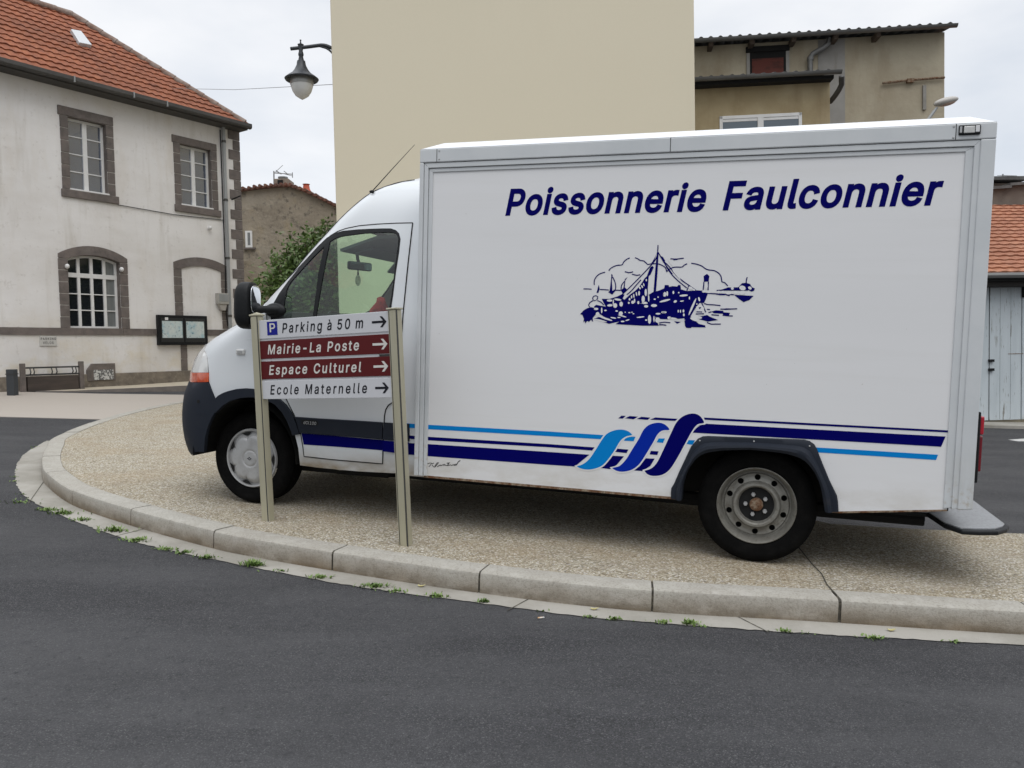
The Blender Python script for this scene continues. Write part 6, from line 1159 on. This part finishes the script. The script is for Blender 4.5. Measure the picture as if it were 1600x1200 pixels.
MB().box(cx_ - .1, cx_ + .08, .28, .3, a[1] - .1, b[1]).build('soot', M_hole, ch)
a = O(473, 300); MB().lathe([(.17, -.1), (.15, .10), (.16, .12), (.12, .2), (.10, .34), (.13, .36), (.001, .36)], 12, Matrix.Translation((a[0], .5, a[1]))).build('chimney_pot', mat('red_clay_pot', (.42, .09, .05), .85), old, smooth=40)
a, b = O(383.5, 361), O(395, 387); wn_ = MB().box(a[0], b[0], -.05, .02, b[1], a[1]).build('window', M_frame, old); MB().box(a[0] + .08, b[0] - .06, -.055, -.049, b[1] + .08, a[1] - .06).build('pane', M_pane2, wn_); MB().box(a[0] - .06, b[0] + .1, -.09, .02, b[1] - .06, b[1]).build('sill', M_lava, wn_)
a = O(421, 293); t0 = O(421, 262); r_ = O(450.5, 267); m0 = O(424, 265); M_ant = mat('aerial_metal', (.22, .22, .22), .5, .5)
ant = tag(MB().tube([(a[0], .5, a[1] - .3), (t0[0], .5, t0[1])], .022, 6).tube([(t0[0], .5, m0[1]), (r_[0], .5, r_[1])], .016, 6).tube([(m0[0], .5, m0[1] + .04), (r_[0], .5, r_[1] - .06)], .010, 5).tube([(r_[0], .5, r_[1] - .12), (r_[0], .5, r_[1] + .06)], .014, 5).tube([(m0[0] + .1, .2, m0[1] + .02), (m0[0] + .1, .8, m0[1] + .02)], .012, 5).tube([(m0[0] + .35, .25, m0[1] + .0), (m0[0] + .35, .75, m0[1] + .0)], .012, 5).tube([(m0[0] - .05, .4, m0[1] - .05), (m0[0] + .22, .6, m0[1] + .28)], .010, 5).build('television_aerial', M_ant, M=OF.M), 'television aerial beside the brick chimney of the brown gable house', 'aerial')

# ================================================================ plain tall yellow building
M_yel = mat('beige_render', (.67, .61, .47), .9, layers=[((.12, .12, .25), .35, .65, (.65, .59, .45), .8), ((.5, .5, .12), .5, .7, (.62, .565, .43), .5), (40, .4, .7, (.63, .575, .44), .3)], bump=(60, .15, .005))
yY = 12.6; pA, pB = WF.on(525, 330, yY), WF.on(1086, 150, yY); YF = Fr((pA.x, yY, gh(pA.x, yY)), (1, 0, 0), (0, 0, 1))
yel = thing('apartment_building', 'tall blank pale beige rendered building directly behind the van', 'building', YF.M)
wY = pB.x - pA.x
MB().box(0, wY, 0, 9, -1, 9.2).build('wall', M_yel, yel, bevel=.02)
MB().box(-.0, wY, -.012, .0, -1, .35).build('plinth', M_joint, yel)
mb = MB(); mb.prism([(-.35, 9.2), (wY + .35, 9.2), (wY + .35, 9.3), (wY / 2, 10.8), (-.35, 9.3)], -.3, 9.3); mb.build('roof', M_tile, yel)
# ================================================================ rear beige building on the right
r1_, r2_ = ray(1087, 64), ray(1480, 41); P1 = CAM + r1_ * 15.2; P2 = CAM + r2_ * (15.2 * r1_.z / r2_.z)
dB = P2 - P1; dB.z = 0; BF2 = Fr(V((P1.x, P1.y, gh(P1.x, P1.y))), dB, (0, 0, 1))
def Q(px, py, y=0.0): p = BF2.on(px, py, y); return (p.x, p.z)
rb = thing('rear_building', 'dirty tan building with corrugated roofs rising behind the van box', 'building', BF2.M)
M_tan = mat('dirty_tan_render', (.42, .375, .28), .93, layers=[(.7, .4, .62, (.31, .265, .19), .85), ((1.8, 1.8, .4), .5, .7, (.24, .19, .12), .5), ((.5, .5, 1.2), .55, .7, (.48, .43, .33), .6), (5, .55, .7, (.30, .26, .19), .4)], bump=(12, .3, .02))
M_tan2 = mat('yellowed_render', (.40, .33, .205), .93, layers=[(1.2, .4, .62, (.30, .235, .13), .8), ((2.5, 2.5, .5), .5, .7, (.22, .16, .085), .55)], bump=(12, .3, .02))
M_gren = mat('grey_cement_render', (.30, .29, .27), .9, layers=[(2, .4, .65, (.22, .21, .19), .7), ((3, 3, .8), .55, .7, (.16, .14, .11), .6)])
M_corr = mat('fibre_cement_sheet', (.10, .098, .095), .9, layers=[(6, .45, .7, (.19, .185, .175), .6), (2, .5, .65, (.06, .058, .055), .6)])
xR = Q(1476, 130)[0]; zT = Q(1300, 60)[1]; zT2 = zT
MB().box(-1.0, xR, 0, 7, -1, zT).build('wall', M_tan, rb, bevel=.01)
def corr(name, x0, x1, y0, z0, y1, z1, pitch=.177, amp=.028):
    n = int((x1 - x0) / pitch * 8); vs = []; 
    for i in range(n + 1): x = x0 + (x1 - x0) * i / n; h = amp * math.cos(2 * math.pi * (x - x0) / pitch); vs += [(x, y0, z0 + h), (x, y1, z1 + h)]
    return MB().add(vs, [(2 * i, 2 * i + 2, 2 * i + 3, 2 * i + 1) for i in range(n)]).build(name, M_corr, rb, smooth=60, solid=.012)
xO = Q(1493, 42, -.3)[0]; zg = Q(1200, 57, -.3)[1]
corr('corrugated_roof', -1, xO, -.30, zg + .045, 7, zg + 1.2)
def gutr(x0, x1, y, z, r=.06):
    mb = MB(); pr = [(r * math.cos(math.pi + math.pi * k / 6), r * math.sin(math.pi + math.pi * k / 6)) for k in range(7)]
    mb.add([(x, y + a, z + b) for x in (x0, x1) for a, b in pr], [(k, k + 1, k + 8, k + 7) for k in range(6)] + [tuple(range(7)), tuple(range(13, 6, -1))]); return mb.build('gutter', M_zinc2, rb, smooth=40, solid=.006)
M_zinc2 = mat('zinc_gutter', (.17, .17, .165), .5, .4, layers=[((1, 6, 6), .4, .7, (.10, .10, .095), .7)])
gutr(-1, xO, -.36, zg + .0)
for k in range(6): x = -.5 + k * .75; MB().box(x - .04, x + .04, -.28, .05, zT - .12, zT - .03).build('rafter_end', mat('old_wood', (.08, .06, .045), .9) if k == 0 else bpy.data.materials['old_wood'], rb)
# grey cement strip
a, b = Q(1278, 100)[0], Q(1320, 100)[0]; MB().box(a, b, -.012, .01, -1, zT - .02).build('cement_strip', M_gren, rb)
# attic opening
a, b = Q(1171, 77), Q(1228, 112); op = MB().box(a[0], b[0], -.02, .25, b[1] - .2, a[1]).build('attic_opening', M_hole, rb)
MB().box(a[0] + .04, b[0] - .05, -.028, -.021, b[1] - .2, b[1] + .26).build('brick_infill', mat('red_infill', (.11, .03, .022), .9, layers=[((3, 3, 10), .5, .6, (.05, .02, .015), .7)]), op)
MB().box(a[0] - .07, b[0] + .06, -.05, .0, a[1] - .07, a[1] + .03).build('lintel', M_hole, op); MB().box(b[0] - .005, b[0] + .055, -.035, 0, b[1] - .2, a[1] - .08).box(a[0] - .06, a[0], -.035, 0, b[1] - .2, a[1] - .08).build('jamb', M_gren, op)
# lean-to in front with second corrugated roof
yl = -1.3; xl = Q(1297, 150, yl)[0]; zl = Q(1200, 122, yl)[1]
MB().box(-1.0, xl, yl, -.02, -1, zl).build('lean_to_wall', M_tan2, rb, bevel=.01)
xg = Q(1314, 113, yl - .25)[0]; zgl = Q(1200, 117, yl - .25)[1]; corr('lean_to_roof', -1, Q(1306, 110, yl - .2)[0], yl - .22, zgl + .03, -.02, zgl + .42); gutr(-1, xg, yl - .28, zgl)
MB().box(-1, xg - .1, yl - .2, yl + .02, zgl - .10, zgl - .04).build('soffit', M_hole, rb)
def pp(lst, y): return [BF2.on(px, py, y) for px, py in lst]
MB().tube(smoothline(pp([(1296, 60), (1294, 69), (1285, 76), (1270, 84), (1266, 90), (1266, 112)], -.10), .08), .048, 10).build('downpipe', M_zinc2, rb, smooth=50)
p_ = BF2.on(1266, 92, -.1); MB().lathe([(.06, -.03), (.06, .03)], 12, Matrix.Translation(p_)).build('pipe_collar', M_zinc2, rb)
MB().tube(smoothline([BF2.on(1315, 119, yl - .28), BF2.on(1315, 132, yl - .2), BF2.on(1306, 148, yl - .05), BF2.on(1297, 159, yl + .1)], .08), .045, 10).build('downpipe', M_zinc, rb, smooth=50)
# casement window in the lean-to
a, b = Q(1124, 183, yl), Q(1253, 240, yl); zt_ = Q(1188, 179, yl)[1]; fr2 = MB()
fw = .055
fr2.box(a[0], b[0], yl - .02, yl + .05, zt_ - fw, zt_).box(a[0], a[0] + fw, yl - .02, yl + .05, b[1], zt_).box(b[0] - fw, b[0], yl - .02, yl + .05, b[1], zt_)
xm = (a[0] + b[0]) / 2; fr2.box(xm - .05, xm + .05, yl - .025, yl + .05, b[1], zt_ - fw).box(a[0] + fw, xm - .05, yl - .01, yl + .05, zt_ - fw - .05, zt_ - fw).box(xm + .05, b[0] - fw, yl - .01, yl + .05, zt_ - fw - .05, zt_ - fw)
f_ = fr2.build('window', M_frame, rb, bevel=.004)
for xa, xb_ in ((a[0] + fw, xm - .05), (xm + .05, b[0] - fw)): MB().box(xa, xb_, yl - .004, yl + .0, b[1], zt_ - .1).build('pane', mat('grey_pane', (.10, .13, .16), .06, spec=.8), f_)
# iron tie, strap
a, b = BF2.on(1379, 130, -.05), BF2.on(1476, 121, -.05); MB().tube([a, a.lerp(b, .45) + V((0, 0, .01)), b], .022, 6).build('iron_bar', M_rust, rb); MB().box(a.lerp(b, .45).x - .06, a.lerp(b, .45).x + .06, -.08, 0, a.lerp(b, .45).z - .035, a.lerp(b, .45).z + .035).build('iron_plate', M_rust, rb)
a, b = Q(1441, 134), Q(1446, 172); MB().box(a[0], b[0], -.04, 0, b[1], a[1]).build('vertical_strap', M_gren, rb)

# ================================================================ garage with orange roof
gA, gB = G @ GF.onz(1530, 659, -.07), None; GA = Fr(gA, V((1, .10, 0)), (0, 0, 1))
ga = thing('garage', 'low garage with orange tiled roof and peeling pale blue doors behind the van', 'garage', GA.M)
def Y_(px, py, y=0.0): p = GA.on(px, py, y); return (p.x, p.z)
M_door = mat('peeling_blue_grey_paint', (.50, .55, .575), .8, layers=[((5, 5, .7), .42, .66, (.42, .47, .495), .7), ((14, 14, 1.6), .60, .68, (.17, .155, .125), .85), ((40, 40, 5), .63, .70, (.10, .085, .065), .8), ((1.5, 1.5, 6), .6, .7, (.36, .32, .22), .6, (-.1, .6))], bump=(30, .3, .006))
zd = Y_(1560, 449)[1]; zE = Y_(1570, 429, -.35)[1]
xs_ = Y_(1545.5, 560)[0]
MB().box(-4.5, 9, .06, 5, -1, zd + .45).build('wall', M_tan, ga)
for k, (xa, xb_) in enumerate(((xs_ - 1.0, xs_ - .004), (xs_ + .004, Y_(1595.5, 560)[0]), (Y_(1597, 560)[0], Y_(1597, 560)[0] + 1.1))):
    dr = MB().box(xa, xb_, .0, .058, .02, zd).build('door', M_door, ga, bevel=.006); n = 6
    mb = MB()
    for j in range(2, n, 2): x = xa + (xb_ - xa) * j / n; mb.box(x - .0015, x + .0015, -.0018, .002, .04, zd - .02)
    mb.build('plank_gap', M_hole, dr)
MB().box(xs_ - .006, xs_ + .006, -.004, .01, .02, zd).build('door_gap', M_hole, ga)
for py in (563.5, 577.5): a = Y_(1547.5, py); MB().box(a[0] - .05, a[0] + .05, -.05, 0, a[1] - .025, a[1] + .025).build('latch', M_blk, ga, bevel=.005)
a = Y_(1575, 553); MB().box(a[0] - .0, Y_(1599, 553)[0], -.004, 0, a[1] - .006, a[1] + .006).build('bolt', M_rust, ga)
a = Y_(1598, 455); MB().box(a[0] - .02, a[0] + .08, -.06, 0, a[1] - .12, a[1] + .1).build('hinge', M_blk, ga, bevel=.01)
MB().box(-4.5, 9, -.30, .08, zd + .0, zd + .30).build('beam', mat('beam_with_shade', (.018, .016, .014), .9), ga)  # black beam, with the shade under the eaves put into its dark colour
o, d = GA.ray(1572, 320); th_ = math.tan(R3(30)); zr0 = zE + .03
t = (zr0 + (o.y * 0 + .38) * th_ - o.z + 0) ; 
# ridge on the ray: z = zr0 + (y + .38) * tan
tt = (zr0 + .38 * th_ - o.z + o.y * th_) / (d.z - d.y * th_); RP = o + d * tt
M_gtile = tilemat('orange_tiles', (.42, .18, .10), (.33, .135, .08), (.50, .27, .17), (.30, .24, .14))
tiles('roof', ga, M_gtile, -4.6, lambda t_: 9, -.38, zr0, RP.y, RP.z, row=.185, col=.24, amp=.010)
MB().tube([(-4.6, -.42, zE - .02), (9, -.42, zE - .02)], .05, 8).build('gutter', M_zinc2, ga, smooth=40)
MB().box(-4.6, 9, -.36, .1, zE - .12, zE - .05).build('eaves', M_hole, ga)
# party wall and house beyond
M_bw = mat('brown_party_wall', (.14, .11, .09), .95, layers=[((1.5, 1.5, .6), .4, .65, (.20, .165, .135), .8), (6, .5, .7, (.09, .07, .06), .6)])
zb1 = Y_(1551, 296, RP.y + .1)[1]; zb2 = Y_(1600, 289, RP.y + .1)[1]; x1b, x2b = Y_(1551, 296, RP.y + .1)[0], Y_(1600, 289, RP.y + .1)[0]; sl_ = (zb2 - zb1) / (x2b - x1b)
fh = thing('brown_house', 'brown wall of a house with a grey tiled roof rising above the orange garage roof', 'house', GA.M @ Matrix.Translation((0, RP.y + .1, 0)))
MB().prism([(-2.0, -1), (9, -1), (9, zb1 + sl_ * (9 - x1b)), (-2.0, zb1 + sl_ * (-2.0 - x1b))], 0, 5).build('wall', M_bw, fh)
mb = MB()
for k in range(14):
    xa = -2.1 + k * .8; za = zb1 + sl_ * (xa - x1b); mb.prism([(xa, za + .02), (xa + .84, za + sl_ * .8 - .03), (xa + .84, za + sl_ * .8 + .03), (xa, za + .08)], -.12, 5)
mb.build('roof_edge', M_corr, fh)
zt3 = Y_(1560, 283, RP.y + 2.5)[1]; MB().box(-2, Y_(1597, 285, RP.y + 2.5)[0], 2.4, 5, zb1, zt3 - .05).build('upper_wall', M_bw, fh); MB().prism([(-2.1, zt3 - .05), (Y_(1600, 281, RP.y + 2.5)[0], zt3), (Y_(1600, 281, RP.y + 2.5)[0], zt3 + .09), (-2.1, zt3 + .03)], 2.2, 5).build('upper_roof', M_corr, fh)
q = [GA.on(px, py, RP.y + 2.6) for px, py in ((1567, 284), (1567, 272), (1598, 276), (1569, 277), (1571, 266), (1576, 282))]
ant2 = MB().tube([q[0], q[1]], .018, 6).tube([q[3], q[2]], .018, 6)
for k in range(3): p = q[3].lerp(q[2], k / 2 * .3); ant2.tube([p + V((0, -.25, -.02)), p + V((0, .25, .10))], .007, 5)
tag(ant2.build('television_aerial', M_ant, M=GA.M), 'television aerial on the grey roof at the right edge above the orange garage', 'aerial')

# ================================================================ lamps, wire
M_lamp = mat('lantern_black', (.028, .032, .038), .45)
LF = Fr((pA.x, yY + .30, WF.on(524, 80, yY + .3).z), (1, 0, 0), (0, 0, 1)); LF.M.translation.y = yY + .30
def Lp(px, py): return LF.on(px, py)
lm = thing('wall_lantern', 'black bell shaped lantern hanging from a curved arm on the beige building', 'lamp', LF.M)
def Z5(x, y): return (440 + x / 10, 50 + y / 10)
arm = [Lp(*Z5(*p)) for p in ((815, 275), (770, 245), (700, 215), (620, 205), (560, 212), (440, 228), (340, 240), (140, 262))]
arm[0].x = max(arm[0].x, 0.0)
MB().tube(smoothline(arm, .04), .028, 10).build('arm', M_lamp, lm, smooth=50)
MB().tube(smoothline([Lp(*Z5(*p)) for p in ((600, 225), (700, 255), (770, 305), (820, 365))], .04), .016, 8).build('brace', M_lamp, lm, smooth=50)
MB().box(-.02, .0, -.06, .06, Lp(*Z5(815, 380)).z, Lp(*Z5(815, 225)).z).build('wall_plate', M_lamp, lm)
cz = Lp(*Z5(287, 240)); pxm = 10 * FOC / ((LF.I @ CAM) - V((0, 0, 0))).length
sclf = (Lp(*Z5(571, 740)) - Lp(*Z5(50, 740))).length / 521
zz = lambda y: Lp(*Z5(300, y)).z
CT = Matrix.Translation((cz.x + .012, cz.y, 0))
MB().lathe([(.001, zz(115)), (16 * sclf, zz(125)), (9 * sclf, zz(145)), (14 * sclf, zz(180)), (48 * sclf, zz(195)), (42 * sclf, zz(215)), (30 * sclf, zz(300)), (42 * sclf, zz(345)), (40 * sclf, zz(370)), (32 * sclf, zz(385)), (46 * sclf, zz(450)), (62 * sclf, zz(455)), (72 * sclf, zz(520)), (105 * sclf, zz(590)), (150 * sclf, zz(650)), (215 * sclf, zz(695)), (262 * sclf, zz(735)), (250 * sclf, zz(755)), (200 * sclf, zz(730)), (150 * sclf, zz(700)), (.001, zz(690))], 32, CT).build('shade', M_lamp, lm, smooth=50)
MB().lathe([(170 * sclf, zz(700)), (176 * sclf, zz(790)), (170 * sclf, zz(850)), (145 * sclf, zz(930)), (100 * sclf, zz(1000)), (40 * sclf, zz(1040)), (.001, zz(1062))], 32, CT).build('glass_bowl', mat('frosted_bowl', (.62, .62, .60), .25, coat=.5), lm, smooth=60)
MB().lathe([(171.5 * sclf, zz(700)), (178 * sclf, zz(770)), (179 * sclf, zz(815)), (176 * sclf, zz(830))], 32, CT).build('reflector', mat('reflector_grey', (.30, .30, .285), .35, .3), lm, smooth=60)
# street lamp standing behind the van box
SLy = 11.3; hd = WF.on(1473, 160, SLy); pb_ = WF.on(1441, 300, SLy); sp0 = V((pb_.x, SLy, gh(pb_.x, SLy) - .13))
sl2 = thing('street_lamp', 'grey street lamp head on a slanting arm above the van box roof', 'lamp', Matrix.Translation(sp0)); Ti = Matrix.Translation(-sp0)
pt = WF.on(1442, 192, SLy); e1 = WF.on(1464, 168, SLy)
MB().tube([(pt.x, SLy, sp0.z - .2), (pt.x, SLy, pt.z - .1), (pt.x + .04, SLy, pt.z), e1], [.06, .045, .022, .018], 10, M=Ti).build('pole', M_pipe, sl2, smooth=50)
hv = WF.on(1478, 158.5, SLy) ; Th = Ti @ Matrix.Translation(hv) @ Matrix.Rotation(R3(-12), 4, 'Y')
MB().ball((0, 0, 0), (.175, .09, .055), 10, Th).build('head', mat('lamp_head', (.42, .40, .37), .5), sl2, smooth=60)
MB().ball((.01, 0, -.022), (.13, .075, .042), 8, Th).build('lens', mat('peach_lens', (.5, .36, .29), .3), sl2, smooth=60)
a = WF.on(527, 131.5, yY + .2); b = HF.M @ HF.on(265, 138, ye + 1.0)
MB().tube([a, a.lerp(b, .5) - V((0, 0, .06)), b], .005, 5).build('wire', M_pipe); tag(bpy.data.objects['wire'], 'thin overhead wire from the beige building to the stone house roof', 'wire')

# ================================================================ shrub behind the cab
M_lf = leafmat('shrub_leaf', (.085, .15, .04), (.17, .25, .06)); M_bark = mat('bark', (.09, .07, .05), .9)
sc_ = V((WF.on(492, 430, 17.5).x, 17.5, 0)); gz0 = gh(sc_.x, 17.5); SH = Matrix.Translation((sc_.x, 17.5, gz0))
shb = thing('shrub', 'leafy green shrub growing before the brown gable house behind the cab', 'shrub', SH); SHI = SH.inverted()
rnd = random.Random(5); mb = MB(); tr = MB(); base = V((.4, .3, -.2))
tips = [(512, 352), (500, 368), (487, 362), (474, 372), (468, 385), (452, 380), (448, 395), (440, 405), (430, 408), (425, 425), (412, 432), (436, 435), (455, 420), (470, 410), (485, 395), (505, 385), (520, 365), (445, 450), (460, 440), (430, 455), (480, 430), (500, 415), (520, 400), (470, 460), (500, 450), (530, 430), (545, 400), (450, 470), (520, 470), (550, 450), (480, 490), (535, 340), (560, 370), (590, 420), (600, 460), (575, 480), (540, 500)]
for (px, py) in tips:
    y = 17.5 + rnd.uniform(-.8, .8); e_ = SHI @ WF.on(px, py, y); k1 = base.lerp(e_, .45) + V((rnd.uniform(-.15, .15), rnd.uniform(-.2, .2), -.12))
    tr.tube(smoothline([base, k1, e_], .25), [.03] * 0 or .014, 5)
    nl = rnd.randint(380, 520)
    for _ in range(nl):
        t_ = rnd.random() ** .6; c = k1.lerp(e_, t_) + V((rnd.gauss(0, .13), rnd.gauss(0, .16), rnd.gauss(0, .13)))
        a_ = V((rnd.gauss(0, 1), rnd.gauss(0, 1), rnd.gauss(0, .8))).normalized(); b_ = a_.cross(V((rnd.gauss(0, 1), rnd.gauss(0, 1), rnd.gauss(0, 1)))).normalized(); l_ = rnd.uniform(.04, .085); w2 = l_ * .42
        mb.add([c - a_ * l_, c + b_ * w2, c + a_ * l_, c - b_ * w2], [(0, 1, 2, 3)])
tr.tube([base - V((0, 0, .6)), base + V((0, 0, .5))], [.10, .05], 8); tr.build('trunk', M_bark, shb, smooth=50); mb.build('crown', M_lf, shb, recalc=False)
